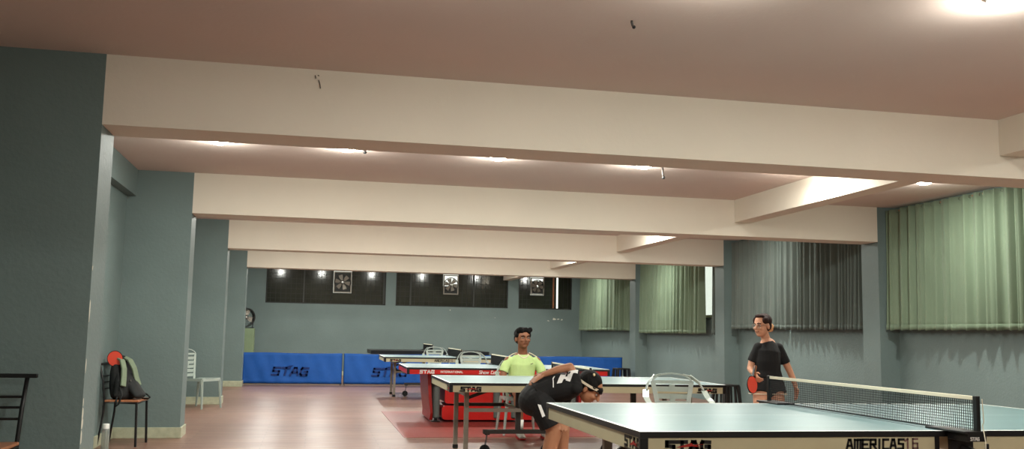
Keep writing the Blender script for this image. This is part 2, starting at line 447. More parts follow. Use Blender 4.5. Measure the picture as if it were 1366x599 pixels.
# ------------------------------------------------------------------ ceiling lights
def ceiling_light(x, y, label):
    t = thing('ceiling_light', label, 'ceiling light', (x, y, HC), group='round downlights in the ceiling')
    MB().lathe((0, 0, 0), [(.088, 0), (.092, -.006), (.092, -.022), (.085, -.026), (.08, -.026), (.08, -.004)], 28).build('housing', M_WHITE, t, smooth=False)
    MB().lathe((0, 0, 0), [(.079, -.006), (.079, -.026), (.070, -.040), (.048, -.048), (.001, -.051)], 28).build('diffuser', M_LAMP, t)
    ld = bpy.data.lights.new('lamp', 'AREA'); ld.shape = 'DISK'; ld.size = .07; ld.energy = LAMP_W; ld.color = LAMP_COL
    l = bpy.data.objects.new('lamp', ld); COL.objects.link(l); l.parent = t; l.location = (0, 0, -.056)
    ld = bpy.data.lights.new('lamp_glow', 'POINT'); ld.shadow_soft_size = .025; ld.energy = LAMP_SIDE_W; ld.color = LAMP_COL
    l = bpy.data.objects.new('lamp_glow', ld); COL.objects.link(l); l.parent = t; l.location = (0, 0, -.10)
    return t
names1 = ['leftmost lit downlight under the nearest beam', 'second lit downlight from the left under the nearest beam',
          'third lit downlight from the left under the nearest beam', 'rightmost visible lit downlight, beside a small dark hook',
          'lit downlight beside the lengthwise beam, hidden behind the nearest beam', 'lit downlight near the green curtain, hidden behind the nearest beam']
for k, x in enumerate((-.89, .27, 1.72, 3.21, 4.84, 6.38)):
    ceiling_light(x, 8.87 if k != 4 else 8.62, names1[k])
for x in (.40, 1.85, 3.32, 4.8, 6.2):
    ceiling_light(x, 3.93, {3.32: 'bright downlight at the top right edge of the picture', .40: 'downlight above the nearest beam front, leftmost and out of view',
        1.85: 'downlight over the near end of the foreground table, out of view', 4.8: 'downlight out of view right of the bright one at the top edge', 6.2: 'downlight out of view nearest the right curtain'}[x])
for q, x in enumerate((-.1, 1.85, 3.3, 4.8)): ceiling_light(x, -.7, '%s downlight from the left behind the camera' % ('first', 'second', 'third', 'fourth')[q])
for j, y in enumerate((13.55, 18.25, 22.95)):
    for kx, x in enumerate((-.89, .27, 1.72, 3.21, 4.84, 6.38)):
        ceiling_light(6.25 if kx == 5 and j == 0 else x, y, '%s downlight from the left pillars, hidden above the beams in the %s bay back' % (('first', 'second', 'third', 'fourth', 'fifth', 'sixth')[kx], ('second', 'third', 'last')[j]))

# small things hanging from the ceiling
def hook(x, y, L_, label, r=.008):
    t = thing('ceiling_hook', label, 'hook', (x, y, HC))
    MB().tube([(0, 0, 0), (0, 0, -.25*L_), (.004, 0, -.7*L_), (.012, 0, -L_)], r, 8).build('hook_rod', M_DSTEEL, t, smooth=True)
    MB().ball((.012, 0, -L_), r*1.5, 8).build('hook_cap', M_BLACK, t)
hook(3.42, 8.9, .125, 'short dark rod hanging beside the rightmost lit downlight', .012)
hook(.43, 8.95, .03, 'small dark stub beside the second downlight from the left', .012)
hook(1.655, 4.77, .035, 'small dark wire stub on the ceiling at the top of the picture', .007)
ck = MB()
for a in ([(-.016, 2.872), (-.011, 2.85)], [(.004, 2.875), (.007, 2.868)], [(.008, 2.842), (.016, 2.815), (.021, 2.785)]):
    ck.tube([(x-.02, Y[2]-.003, z) for x, z in a], .003, 6)
tag(ck.build('hanging_wire', M_DSTEEL), 'short dark wire ends on the face of the nearest beam', 'wire')

# ------------------------------------------------------------------ curtains
def curtain(y0, y1, z0, z1, label, m, pitch=.16, amp=.035, seed=1, seam=None, skew=0.0):
    rnd = random.Random(seed)
    t = thing('curtain', label, 'curtain', (7.285, (y0+y1)/2, z0), group='curtains along the right wall')
    n = int((y1-y0)/.012); nz = 16; H = z1-z0; ph = []; p = rnd.random()*6; lead = 0
    ks = [rnd.uniform(.6, 1.5) for _ in range(int((y1-y0)/pitch)*3+8)]
    grid = []; phase = [0.0]; am = []
    for i in range(n+1):
        q = i*.012/pitch
        phase.append(phase[-1]+.012/pitch*ks[int(q)]*2*PI); am.append(amp*(.55+.7*ks[int(q*.7)+3]/1.5))
    for k in range(nz+1):
        f = k/nz; row = []
        for i in range(n+1):
            yy = (i/n-.5)*(y1-y0)
            a = phase[i]+.35*math.sin(f*2+i*.01)
            env = .55+.45*(1-f)
            x = -abs(math.sin(a/2))**1.3*am[i]*2.5*(.75+.25*(1-f))+.022*math.sin(a*1.7+1)*env
            row.append((x+.02, yy+.012*math.sin(a)+skew*(1-f)*yy, f*H+(.006*math.sin(a+1) if k == 0 else 0)))
        grid.append(row)
    MB().sheet(grid).build('cloth', m, t, smooth=True, solid=.003)
    # hem band a little proud of the cloth
    hem = [[(v[0]-.003, v[1], v[2]+.001) for v in [tuple(Vector(grid[0][i]).lerp(Vector(grid[1][i]), g)) for i in range(n+1)]] for g in (0, .7)]
    MB().sheet(hem).build('hem', m, t, smooth=True, solid=.003)
    MB().tube([(.02, -(y1-y0)/2-.02, H-.02), (.02, (y1-y0)/2+.02, H-.02)], .009, 8).build('curtain_rail', M_WOOD, t)
    for q in (-.45, .45): MB().bar((.02, q*(y1-y0), H-.02), (XRW-7.285+.002, q*(y1-y0), H-.02), .02, .014).build('rail_bracket', M_DSTEEL, t)
    yy = -(y1-y0)/2+.03; hk = None
    while yy < (y1-y0)/2:
        if hk is None: hk = MB().tube([(-.002+.018*math.cos(a), 0, H-.028+.018*math.sin(a)) for a in [2*PI*j/8 for j in range(8)]], .0025, 5, closed=True).build('curtain_hook', M_CHROME, t); hk.location.y = yy
        else: q = hk.copy(); COL.objects.link(q); q.parent = t; q.location.y = yy
        yy += pitch*.9
    return t
curtain(6.72, 10.88, 1.325, 2.865, 'wide green curtain in the nearest window bay at the right edge', M_CURT, .19, .035, 3)
curtain(11.42, 13.72, 1.33, 2.86, 'dark bunched right half of the slate curtain pair behind the net', M_CURTG, .12, .040, 5)
curtain(13.76, 15.52, 1.34, 2.86, 'slate curtain half behind the standing player, left of the dark seam', M_CURTG, .17, .026, 8)
curtain(16.08, 16.37, 1.24, 2.84, 'narrow dark gathered curtain strip right of the bright daylight gap', M_CURTG, .07, .025, 12)
curtain(16.78, 20.22, 1.25, 2.86, 'green curtain left of the bright daylight gap', M_CURT, .17, .032, 15)
curtain(20.75, 25.1, 1.30, 2.86, 'farthest green curtain next to the back wall', M_CURT, .17, .032, 21)

# ------------------------------------------------------------------ barriers
def barrier(x, y, label, w=2.10, sag=0):
    t = thing('barrier', label, 'barrier', (x, y, 0), group='blue court barriers before the back wall')
    rows = []
    for k in range(13):
        f = k/12; rows.append([(-w/2+.01+(w-.02)*i/60, .012*math.sin(i*.21+f*3+sag)*(1-f)+.006*math.sin(i*.7+f*5+sag)-.006, .035+.645*f+(.006*math.sin(i*.12+sag) if k == 12 else 0)) for i in range(61)])
    MB().sheet(rows).build('cloth', M_BLUE, t, smooth=True, solid=.004)
    fr = MB(); fr.tube([(-w/2, .012, .675), (w/2, .012, .675)], .008, 8)
    for s in (-1, 1): fr.tube([(s*(w/2-.01), .012, .02), (s*(w/2-.01), .012, .68)], .008, 8)
    fr.tube([(-w/2, .012, .03), (w/2, .012, .03)], .006, 8)
    for s in (-1, 1): fr.tube([(s*(w/2-.03), -.08, .01), (s*(w/2-.03), .16, .01)], .009, 8)
    fr.build('barrier_frame', M_DSTEEL, t)
    l = MB(); letters(l, 'STAG', -.43, .215, .15, .15, .045, .042, shear=.22, y=-.022, d=.003)
    l.add([(-.14,-.026,.40),(.02,-.026,.42),(-.02,-.026,.395),(-.14,-.022,.40),(.02,-.022,.42),(-.02,-.022,.395)], [(0,1,2),(5,4,3),(0,3,4,1),(1,4,5,2),(2,5,3,0)])
    l.build('lettering', M_NAVY, t)['label'] = 'navy printed word'
    return t
for k, lab in enumerate(['leftmost blue cloth barrier, next to the far pillar', 'second blue cloth barrier from the left, behind the far table leg',
                         'blue cloth barrier behind the seated player', 'rightmost blue cloth barrier, beside a dark stool']):
    barrier(-.33+2.125*k, 21.0, lab, sag=k*1.7)

# ------------------------------------------------------------------ tables
L2, W2 = 1.37, .7625
def caster(parent, x, y, z):
    c = MB(); c.lathe((x, y, .05), [(.001, -.014), (.05, -.014), (.05, .014), (.001, .014)], 20, axis='y')
    o = c.build('caster', M_RUBBER, parent)
    f = MB(); f.bar((x, y-.022, .05), (x+.02, y-.022, z), .03, .004, up=(1, 0, 0)); f.bar((x, y+.022, .05), (x+.02, y+.022, z), .03, .004, up=(1, 0, 0))
    f.lathe((x, y, .05), [(.001, -.03), (.014, -.03), (.014, .03), (.001, .03)], 12, axis='y')
    f.cbox((x+.02, y, z-.005), (.05, .05, .01)); f.build('fork', M_BLACKP, o)
def ping_pong_table(x, y, rot, H, label, style='beige'):
    t = thing('table_tennis_table', label, 'table tennis table', (x, y, 0), rot, 'table tennis tables one behind another')
    AP = {'beige': M_BEIGE, 'red': M_RED, 'black': M_BLACK}[style]
    TT = .024; AH = .062
    for s in (-1, 1):
        # playing surface with its white lines
        m = MB(); xa, xb = .004, L2; ys = [-W2, -W2+.02, -.0015, .0015, W2-.02, W2]; xs = [xa, L2-.02, L2]
        m.use(M_TOP)
        for i in range(2):
            for j in range(5):
                m.use(M_LINE if (i == 1 or j in (0, 2, 4)) and style != 'black' else M_BLACK if style == 'black' else M_TOP)
                m.add([(s*xs[i], ys[j], H), (s*xs[i+1], ys[j], H), (s*xs[i+1], ys[j+1], H), (s*xs[i], ys[j+1], H)], [(0, 1, 2, 3)])
        m.use(M_BLACK)
        for (a, b) in (((xa, -W2), (xb, -W2)), ((xb, -W2), (xb, W2)), ((xb, W2), (xa, W2)), ((xa, W2), (xa, -W2))):
            m.add([(s*a[0], a[1], H), (s*b[0], b[1], H), (s*b[0], b[1], H-TT), (s*a[0], a[1], H-TT)], [(0, 1, 2, 3)])
        m.add([(s*xa, -W2, H-TT), (s*xb, -W2, H-TT), (s*xb, W2, H-TT), (s*xa, W2, H-TT)], [(0, 1, 2, 3)])
        m.build('playing_surface', None, t)
        z1 = H-TT; z0 = z1-AH; i_ = .006
        a = MB()
        x0, x1 = (.05, L2-i_)
        def sx(p, q): return (min(s*p, s*q), max(s*p, s*q))
        for yy in (-W2+i_, W2-i_-.02): a.box(*sx(x0, x1), yy, yy+.02, z0, z1)
        a.box(*sx(x1-.02, x1), -W2+i_+.02, W2-i_-.02, z0, z1); a.box(*sx(x0, x0+.02), -W2+i_+.02, W2-i_-.02, z0, z1)
        a.build('apron', AP, t, bevel=.002)
        for c in (-1, 1):
            g = MB(); g.box(*sx(L2-.036, L2-.002), min(c*(W2-.002), c*(W2-.03)), max(c*(W2-.002), c*(W2-.03)), z0-.002, z1)
            g.build('corner_guard', M_BLACKP if style != 'black' else M_BLACK, t, bevel=.003)
            g = MB(); g.box(*sx(.03, .052), min(c*(W2-.004), c*(W2-.03)), max(c*(W2-.004), c*(W2-.03)), z0-.004, z1)
            g.build('corner_guard', M_BLACKP, t)
        if style != 'red':
            st = M_STEEL if style == 'beige' else M_BLACK
            for c in (-1, 1):
                lg = MB().box(s*1.145-.022, s*1.145+.022, c*.36-.02, c*.36+.02, .03, z0+.02)
                o = lg.build('leg', M_STEEL, t, bevel=.003)
                MB().box(s*1.145-.026, s*1.145+.026, c*.36-.024, c*.36+.024, 0, .04).build('foot', M_RUBBER, o, bevel=.003)
                # leg brace up to the apron, side rail to the carriage, carriage post
                MB().bar((s*1.145, c*.36, .56), (s*.86, c*.36, z0+.02), .02, .03).build('brace', M_DSTEEL, t)
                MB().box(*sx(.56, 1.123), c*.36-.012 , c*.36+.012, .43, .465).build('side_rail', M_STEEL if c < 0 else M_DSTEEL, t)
            MB().box(s*.60-.025, s*.60+.025, -.22, -.18, .22, z0+.02).build('carriage_post', M_DSTEEL, t)
            MB().box(*sx(.28, .95), -.225, -.175, .205, .245).build('base_rail', M_DSTEEL, t, bevel=.003)
            caster(t, s*.93, -.20, .205); caster(t, s*.31, -.20, .205)
            MB().bar((s*1.145, -.36, z0-.05), (s*1.145, .36, z0-.05), .03, .03).build('cross_bar', M_STEEL, t)
            MB().bar((s*.62, -.36, .45), (s*.62, .36, .45), .03, .03).build('cross_bar', M_STEEL, t)
        else:
            for c in (-1, 1):
                for xx in (.94, .12):
                    o = MB().lathe((s*xx, c*.42, 0), [(.045, .06), (.048, .07), (.048, z0-.01), (.045, z0)], 20).build('leg', M_GCYL, t, smooth=False)
                    MB().lathe((s*xx, c*.42, 0), [(.06, 0), (.06, .012), (.02, .022), (.02, .05), (.045, .055), (.045, .06)], 16).build('foot', M_BLACKP, o)
    if style == 'red':
        def rbox(x0, x1, y0, y1, z0, z1, r=.06):
            p = []
            for cx, cy, a0 in ((x1-r, z1-r, 0), (x0+r, z1-r, 90), (x0+r, z0+r, 180), (x1-r, z0+r, 270)):
                for k in range(6):
                    a = math.radians(a0+18*k); p.append((cx+r*math.cos(a), cy+r*math.sin(a)))
            n = len(p); b = MB()
            b.add([(a, y0, c) for a, c in p]+[(a, y1, c) for a, c in p], [tuple(range(n)), tuple(range(2*n-1, n-1, -1))]+[(j, (j+1) % n, n+(j+1) % n, n+j) for j in range(n)])
            return b
        zt = H-.024-.062
        rbox(-.82, -.02, -.40, .40, .24, zt, .04).build('base_panel', M_RED, t)
        rbox(.02, .82, -.40, .40, .24, zt, .04).build('base_panel', M_RED, t)
        rbox(-.86, .86, -.44, .44, .03, .215, .05).build('base_panel', M_RED, t)
        e = MB()
        for s in (-1, 1):
            b0 = MB(); prof = [(-.02, .12), (0, .34), (.015, .62), (.02, zt)]
            rings = [[(s*(1.01+dx), -.50, z), (s*(1.05+dx*1.5), -.50, z), (s*(1.05+dx*1.5), .60, z), (s*(1.01+dx), .60, z)] for dx, z in prof]
            rings = [[(s*.99, -.45, .03), (s*1.03, -.45, .03), (s*1.03, .5, .03), (s*.99, .5, .03)]]+rings
            b0.loft(rings).build('end_panel', M_DRED, t)
        d = MB()
        for i in range(9):
            for j in range(3): d.cbox((-.72+i*.035+(j % 2)*.017, -.4015, .60-j*.03), (.012, .003, .01))
        d.build('dot_pattern', M_WHITE, t)
    z0 = H-.024-.062; yf = -W2+.0058
    def lab(mb, name='lettering', text=None, m=None):
        o = mb.build(name, m, t)
        if text: o['label'] = text
    if style == 'beige':
        for sgn, xx in ((-1, -1.27), (1, 1.07)):
            l = MB(); letters(l, 'STAG', xx+.01, z0+.011, .037, .034, .013, .0145, y=yf); l.box(xx-.006, xx+.05, yf-.0015, yf, z0+.006, z0+.0145)
            lab(l, text='black maker lettering', m=M_INK)
            l = MB(); swoosh(l, xx+.112, z0+.031, .120, .022, yf-.001); lab(l, 'emblem', 'red star swoosh', M_REDINK)
        l = MB(); letters(l, 'STAG', 0, 0, .036, .036, .014, .011, y=0); l.box(-.004, .18, -.0015, 0, -.012, -.008)
        l.xform(Matrix.Translation((-L2+.0058, -.56, z0+.014)) @ Matrix.Rotation(-PI/2, 4, 'Z')); lab(l, text='black maker lettering', m=M_INK)
        l = MB(); swoosh(l, .115, .016, .10, .026, -.001); l.xform(Matrix.Translation((-L2+.0058, -.56, z0+.014)) @ Matrix.Rotation(-PI/2, 4, 'Z')); lab(l, 'emblem', 'red star swoosh', M_REDINK)
    if style == 'beige':
        l = MB(); letters(l, 'AMERICAS', -.465, z0+.012, .026, .038, .0105, .0095, shear=.04, y=yf); lab(l, text='black model lettering', m=M_INK)
        l = MB(); letters(l, '16', -.195, z0+.014, .026, .038, .010, .0075, y=yf); lab(l, text='mauve number', m=M_MAUVE)
    if style == 'red':
        l = MB(); letters(l, 'STAG', -1.20, z0+.014, .036, .036, .014, .012, y=yf); letters(l, 'INTERNATIONAL', -.93, z0+.022, .017, .022, .008, .006, y=yf)
        letters(l, 'Show Court', -.42, z0+.014, .024, .036, .009, .008, shear=.15, y=yf)
        lab(l, text='white lettering', m=M_WHITE)
    return t
def net(x, y, rot, H, label, logo=False, cord=.002, pitch=.0132):
    t = thing('table_tennis_net', label, 'net', (x, y, H), rot, 'nets across the tables')
    NH = .1525; R_ = W2+.10
    n = MB(); yy = -R_
    while yy <= R_: n.box(-cord/2, cord/2, yy-cord/2, yy+cord/2, .004, NH-.012); yy += pitch
    z = .006
    while z < NH-.012: n.box(-cord/2, cord/2, -R_, R_, z-cord/2, z+cord/2); z += .0118
    n.build('netting', M_NET, t)
    MB().box(-.004, .004, -R_-.01, R_+.01, NH-.016, NH).build('top_tape', M_TAPE, t, bevel=.001)
    MB().box(-.002, .002, -R_, R_, .001, .007).build('bottom_tape', M_BLACK, t)
    for s in (-1, 1):
        p = MB(); p.box(-.009, .009, min(s*R_, s*(R_+.026)), max(s*R_, s*(R_+.026)), -.03, NH+.002); p.build('net_post', M_BLACKP, t, bevel=.003)
        MB().tube([(.014, s*(R_+.03), NH-.01), (.016, s*(R_+.034), .05), (.012, s*(R_+.03), .035), (.008, s*(R_+.05), -.03), (.006, s*(R_+.05), -.12)], .002, 6).build('tension_cord', M_TAPE, t)
        c = MB(); c.box(-.075, .035, min(s*(W2-.12), s*(R_+.03)), max(s*(W2-.12), s*(R_+.03)), .0, .010)
        c.box(-.06, .03, min(s*(W2+.004), s*(R_+.03)), max(s*(W2+.004), s*(R_+.03)), -.032, .004)
        c.box(-.05, .03, min(s*(W2+.004), s*(W2+.05)), max(s*(W2+.004), s*(W2+.05)), -.10, -.02)
        c.bar((-.02, s*(W2+.04), -.06), (.03, s*(R_+.03), -.095), .03, .02)
        o = c.build('clamp', M_BLACKP, t, bevel=.002)
        MB().lathe((.03, s*(R_+.03), -.12), [(.008, .08), (.008, .03), (.03, .024), (.03, .008), (.012, 0)], 16).build('screw_knob', M_BLACKP, o)
    if logo:
        l = MB(); letters(l, 'STAG', -.048, -.026, .008, .012, .003, .003, y=-(R_+.0305), d=.001); l.build('lettering', M_WHITE, t)['label'] = 'white maker lettering'
    return t
T1H, TH = .820, .729
ping_pong_table(2.665, 4.374, 0, T1H, 'nearest table, pale grey blue top and beige sides, filling the lower right')
net(2.71, 4.374, .022, T1H, 'nearest net, cream tape and black mesh, on the foreground table', True)
ping_pong_table(2.666, 9.521, -.0145, TH, 'second table, beige sides, in front of the seated player')
net(2.645, 9.521, -.045, TH, 'net on the second table, partly behind the bending player')
ping_pong_table(2.636, 13.118, -.018, TH, 'red sided table on red panels and grey cylinder legs', 'red')
net(2.66, 13.118, -.018, TH, 'net on the red sided table, left of the seated player')
ping_pong_table(2.696, 17.87, -.008, TH, 'fourth table, pale top and beige sides, before the blue barrier')
net(2.70, 17.87, -.008, TH, 'net on the fourth table, between two plastic chairs')
ping_pong_table(2.75, 22.6, 0, .745, 'farthest table, black sided, behind the blue barriers', 'black')
net(2.77, 22.6, 0, .745, 'farthest net, on the black sided table')
tag(MB().box(1.09, 4.35, 10.86, 14.35, 0, .004).build('floor_mat', M_MAT), 'red mat on the floor under the red sided table', 'floor mat')
for k in range(5):
    tag(MB().ball((0, 0, 0), .02, 12).build('table_tennis_ball', M_BALL, None, smooth=True, loc=(2.04+[0, .045, .26, .305, .35][k], 12.69, .215+.02)),
        ['first white ball from the left on the red table base ledge', 'second white ball from the left on the red table base ledge', 'middle white ball on the red table base ledge', 'fourth white ball from the left on the red table base ledge', 'rightmost white ball on the red table base ledge'][k], 'ball', 'balls on the red base ledge')

# ------------------------------------------------------------------ chairs
def monobloc(label, arms=True):
    t = thing('plastic_chair', label, 'plastic chair', (0, 0, 0), 0, 'clear plastic chairs')
    SZ = .43; m = M_CLEAR
    g = [[(-.20+.40*i/12, -.20+.40*j/12, SZ+.012*((i-6)/6)**2-.012*(j/12)+.0) for i in range(13)] for j in range(13)]
    MB().sheet(g).build('seat', m, t, smooth=True, solid=.007)
    sk = MB()
    for a, b in (((-.20, -.20), (.20, -.20)), ((-.20, .20), (-.20, -.20)), ((.20, -.20), (.20, .20))):
        sk.bar((a[0], a[1], SZ-.012), (b[0], b[1], SZ-.012), .008, .035)
    sk.build('seat_rim', m, t)
    def back(u, z):      # reclined and slightly curved back surface
        return Vector((u, .19+(z-SZ)*.20+.05*(1-(u/.26)**2)*.6, z))
    top = .865
    for s in (-1, 1):
        st = MB(); pts = [(s*(.105+.07*((z-SZ)/(top-.06-SZ))), z) for z in [SZ-.01+(top-.07-SZ+.01)*k/8 for k in range(9)]]
        for (u0, z0), (u1, z1) in zip(pts, pts[1:]): st.bar(back(u0, z0), back(u1, z1+.002), .010, .040, up=(1, 0, 0))
        st.build('back_post', m, t)
    ar = MB(); pts = [back(.175*math.cos(a), top-.075+.075*math.sin(a)) for a in [PI*k/12 for k in range(13)]]
    for p, q in zip(pts, pts[1:]): ar.bar(p, q, .014, .022, up=(0, 1, 0))
    ar.build('back_arch', m, t)
    sl = MB()
    for k in range(6):
        z = SZ+.05+k*.062; hw = .105+.07*((z-SZ)/(top-.06-SZ))
        for i in range(6):
            u0 = -hw+2*hw*i/6; u1 = u0+2*hw/6; sl.bar(back(u0, z), back(u1, z), .006, .045 if k < 5 else .03, up=(0, 0, 1))
    sl.build('back_slat', m, t)
    for k in range(3):
        z = SZ+.115+k*.10; c = back(0, z); MB().cbox((c.x, c.y+.002, c.z), (.05, .012, .05)).build('back_motif', m, t)
    if arms:
        for s in (-1, 1):
            path = [back(s*.10, top-.008), back(s*.17, top-.025), Vector((s*.225, .20, top-.075)), Vector((s*.255, .14, top-.14)), Vector((s*.268, .05, top-.195)), Vector((s*.272, -.06, top-.215)), Vector((s*.268, -.15, top-.235)), Vector((s*.258, -.19, top-.29))]
            a = MB()
            for i, (p, q) in enumerate(zip(path, path[1:])): a.bar(p, q+(q-p)*.06, .05, .009, up=Vector((s*.9, 0, .45)) if i < 3 else (0, 0, 1))
            a.bar(path[-1]+Vector((0, 0, .02)), (s*.235, -.20, SZ-.02), .045, .010, up=(1, 0, 0))
            a.build('armrest', m, t)
    for s in (-1, 1):
        for yy, oy in ((-.19, -.035), (.19, .05)):
            l = MB(); l.bar((s*.19, yy, SZ-.005), (s*(.235 if arms else .21), yy+oy, 0), .045, .012, up=(1, 0, 0), w2=.028)
            l.bar((s*.19, yy, SZ-.005), (s*(.235 if arms else .21), yy+oy, 0), .012, .04, up=(1, 0, 0), h2=.024)
            l.build('leg', m, t)
    return t
ch = monobloc('clear plastic armchair just behind the nearest table')
place(ch, (3.12, 7.75, 0), -.2, 'clear plastic armchair just behind the nearest table', first=True)
place(ch, (2.70, 15.75, 0), 0, 'clear plastic armchair beyond the red table, left of its net')
place(ch, (2.64, 20.05, 0), 0, 'clear plastic armchair beyond the fourth table, smallest in view')
place(ch, (2.50, 11.22, .004), .0, 'plastic armchair the lime shirted player sits on')
c2 = monobloc('pale armless plastic chair between two left pillars', arms=False)
place(c2, (-1.57, 14.95, 0), .97, 'pale armless plastic chair between two left pillars', first=True)

def stool(label, x, y, rot=0):
    t = thing('plastic_stool', label, 'stool', (x, y, 0), rot, 'dark plastic stools')
    MB().box(-.15, .15, -.15, .15, .43, .46).build('seat', M_STOOL, t, bevel=.01)
    for s in (-1, 1):
        for c in (-1, 1):
            MB().bar((s*.13, c*.13, .435), (s*.165, c*.165, 0), .045, .045, w2=.03, h2=.03).build('leg', M_STOOL, t)
    sl = MB()
    for c in (-1, 1):
        for k in (-.05, .05):
            sl.bar((k, c*.14, .435), (k*1.2, c*.155, .12), .03, .008, up=(1, 0, 0)); sl.bar((c*.14, k, .435), (c*.155, k*1.2, .12), .008, .03, up=(1, 0, 0))
        sl.bar((-.155, c*.155, .12), (.155, c*.155, .12), .01, .03); sl.bar((c*.155, -.155, .12), (c*.155, .155, .12), .01, .03)
    sl.build('side_slat', M_STOOL, t)
stool('dark slatted stool at the right end of the blue barrier', 6.85, 20.35, .1)
stool('dark slatted stool by the wall, left of the standing player', 6.42, 13.95, .25)

def cafe_chair(label, seat_h=.47, back_h=.90):
    t = thing('metal_chair', label, 'metal chair', (0, 0, 0), 0, 'black metal chairs by the left pillars')
    MB().box(-.20, .20, -.21, .19, seat_h-.012, seat_h+.008).build('seat', M_WOOD, t, bevel=.006)
    fr = MB(); r = .011
    fr.tube([(-.19, -.19, seat_h-.022), (.19, -.19, seat_h-.022), (.19, .19, seat_h-.022), (-.19, .19, seat_h-.022)], r, 8, closed=True)
    fr.build('seat_frame', M_BLACK, t)
    for s in (-1, 1):
        MB().bar((s*.185, -.185, seat_h-.02), (s*.195, -.205, 0), .024, .024).build('leg', M_BLACK, t)
        MB().tube([(s*.195, .25, 0), (s*.19, .225, .15), (s*.185, .20, .32), (s*.185, .195, seat_h), (s*.19, .225, seat_h+.2), (s*.195, .27, back_h-.01)], .0125, 10).build('back_post', M_BLACK, t, smooth=True)
    MB().bar((-.25, .272, back_h), (.25, .272, back_h), .03, .024).build('top_rail', M_BLACK, t, bevel=.005)
    for z in (back_h-.12, back_h-.18, back_h-.245):
        MB().tube([(-.19, .197+(z-seat_h)*.16, z), (.19, .197+(z-seat_h)*.16, z)], .0075, 8).build('back_rung', M_BLACK, t)
    return t
c = cafe_chair('black metal chair with a wooden seat at the lower left corner', .515, .895)
c.location = (-1.81, 5.82, 0); c.rotation_euler.z = 0.0
c = cafe_chair('black metal chair with a wooden seat, holding the backpack', .45, .81)
c.location = (-1.80, 10.36, 0); c.rotation_euler.z = PI/2-.10; c.scale = (1, .82, 1)

# backpack on the second chair
bp_ = thing('backpack', 'black backpack with sage green shoulder straps, on the metal chair', 'backpack', (-1.835, 10.35, .448), -.65)
b = MB()
b.limb([((0, 0, .05), .15, .085), ((-.01, 0, .14), .155, .10), ((-.03, 0, .26), .14, .085), ((-.06, 0, .37), .10, .06)], side=(0, 1, 0))
b.limb([((.06, -.02, .04), .15, .06), ((.05, -.02, .16), .13, .065), ((.02, 0, .24), .11, .05)], side=(0, 1, 0))
b.limb([((.19, .04, .035), .08, .035), ((.12, .03, .10), .08, .05), ((.05, .02, .2), .08, .05)], side=(0, 1, 0))
b.xform(Matrix.Translation((0, 0, .018)))
fuse(b, 'bag_body', M_BAG, bp_, .006, 4)
for s, sh in ((-1, 0), (1, .02)):
    st = MB(); pts = [(-.045, s*.045-.02, .43), (.035, s*.05-.02, .40), (.085, s*.065-.02, .32), (.105, s*.08-.02, .23), (.125, s*.10-.02, .15)]
    for p, q in zip(pts, pts[1:]): st.bar(p, Vector(q)+(Vector(q)-Vector(p))*.05, .060, .020, up=(1, 0, .3))
    o = st.build('shoulder_strap', M_BAGG, bp_, bevel=.005); o['label'] = 'sage green padded strap'
MB().tube([(.10, -.14, .14), (.15, -.15, .06), (.13, -.17, -.03), (.10, -.17, -.05), (.09, -.165, .0), (.07, -.13, .07)], .009, 8).build('webbing_strap', M_BAG, bp_, smooth=True)
MB().tube([(.12, .12, .08), (.20, .13, .055), (.24, .13, .03), (.20, .14, .012), (.13, .13, .012)], .009, 8).build('webbing_strap', M_BAG, bp_, smooth=True)
MB().cbox((.125, -.03, .20), (.01, .012, .016)).build('zip_pull', M_CHROME, bp_)
z_ = MB(); z_.tube([(.075+.0, -.02+.12*math.cos(a), .14+.10*math.sin(a)) for a in [PI*k/10 for k in range(11)]], .004, 6); z_.build('zip', M_BLACKP, bp_)

def bat(name_label, loc, M, grip=True):
    t = thing('table_tennis_bat', name_label, 'table tennis bat', loc)
    t.matrix_world = Matrix.Translation(loc) @ M.to_4x4()
    def disc(r, z0, z1, dz=0): 
        return [[(r*.96*math.cos(a), z0, .02+r*1.04*math.sin(a)+dz) for a in [2*PI*k/28 for k in range(28)]], [(r*.96*math.cos(a), z1, .02+r*1.04*math.sin(a)+dz) for a in [2*PI*k/28 for k in range(28)]]]
    b = MB(); b.loft(disc(.079, -.003, .003)); b.bar((0, 0, -.055), (0, 0, -.17), .03, .02, up=(0, 1, 0)); b.build('blade', M_BLACK, t)
    MB().loft(disc(.073, -.0055, -.003)).build('rubber', M_RUBR, t)
    MB().loft(disc(.073, .003, .0055)).build('rubber', M_RUBR, t)
    h = MB(); h.limb([((0, 0, -.075), .013, .012), ((0, 0, -.12), .014, .012), ((0, 0, -.165), .017, .013)], n=12); h.build('handle', M_WOOD, t, smooth=True)
    return t
bat('red bat sticking out of the top of the backpack', (-1.915, 10.285, .845), Matrix.Rotation(-.25, 3, 'Y') @ Matrix.Rotation(.1, 3, 'X'))

# bottle
bo = thing('water_bottle', 'clear bottle with a white cap on the floor by the chair', 'bottle', (-1.905, 9.98, 0))
MB().lathe((0, 0, 0), [(.001, 0), (.034, 0), (.037, .006), (.037, .16), (.035, .185), (.030, .198), (.001, .199)], 20).build('bottle_body', M_BOTTLE, bo, smooth=True)
MB().lathe((0, 0, .197), [(.001, 0), (.031, 0), (.032, .004), (.032, .042), (.029, .047), (.001, .047)], 20).build('cap', M_WHITE, bo)

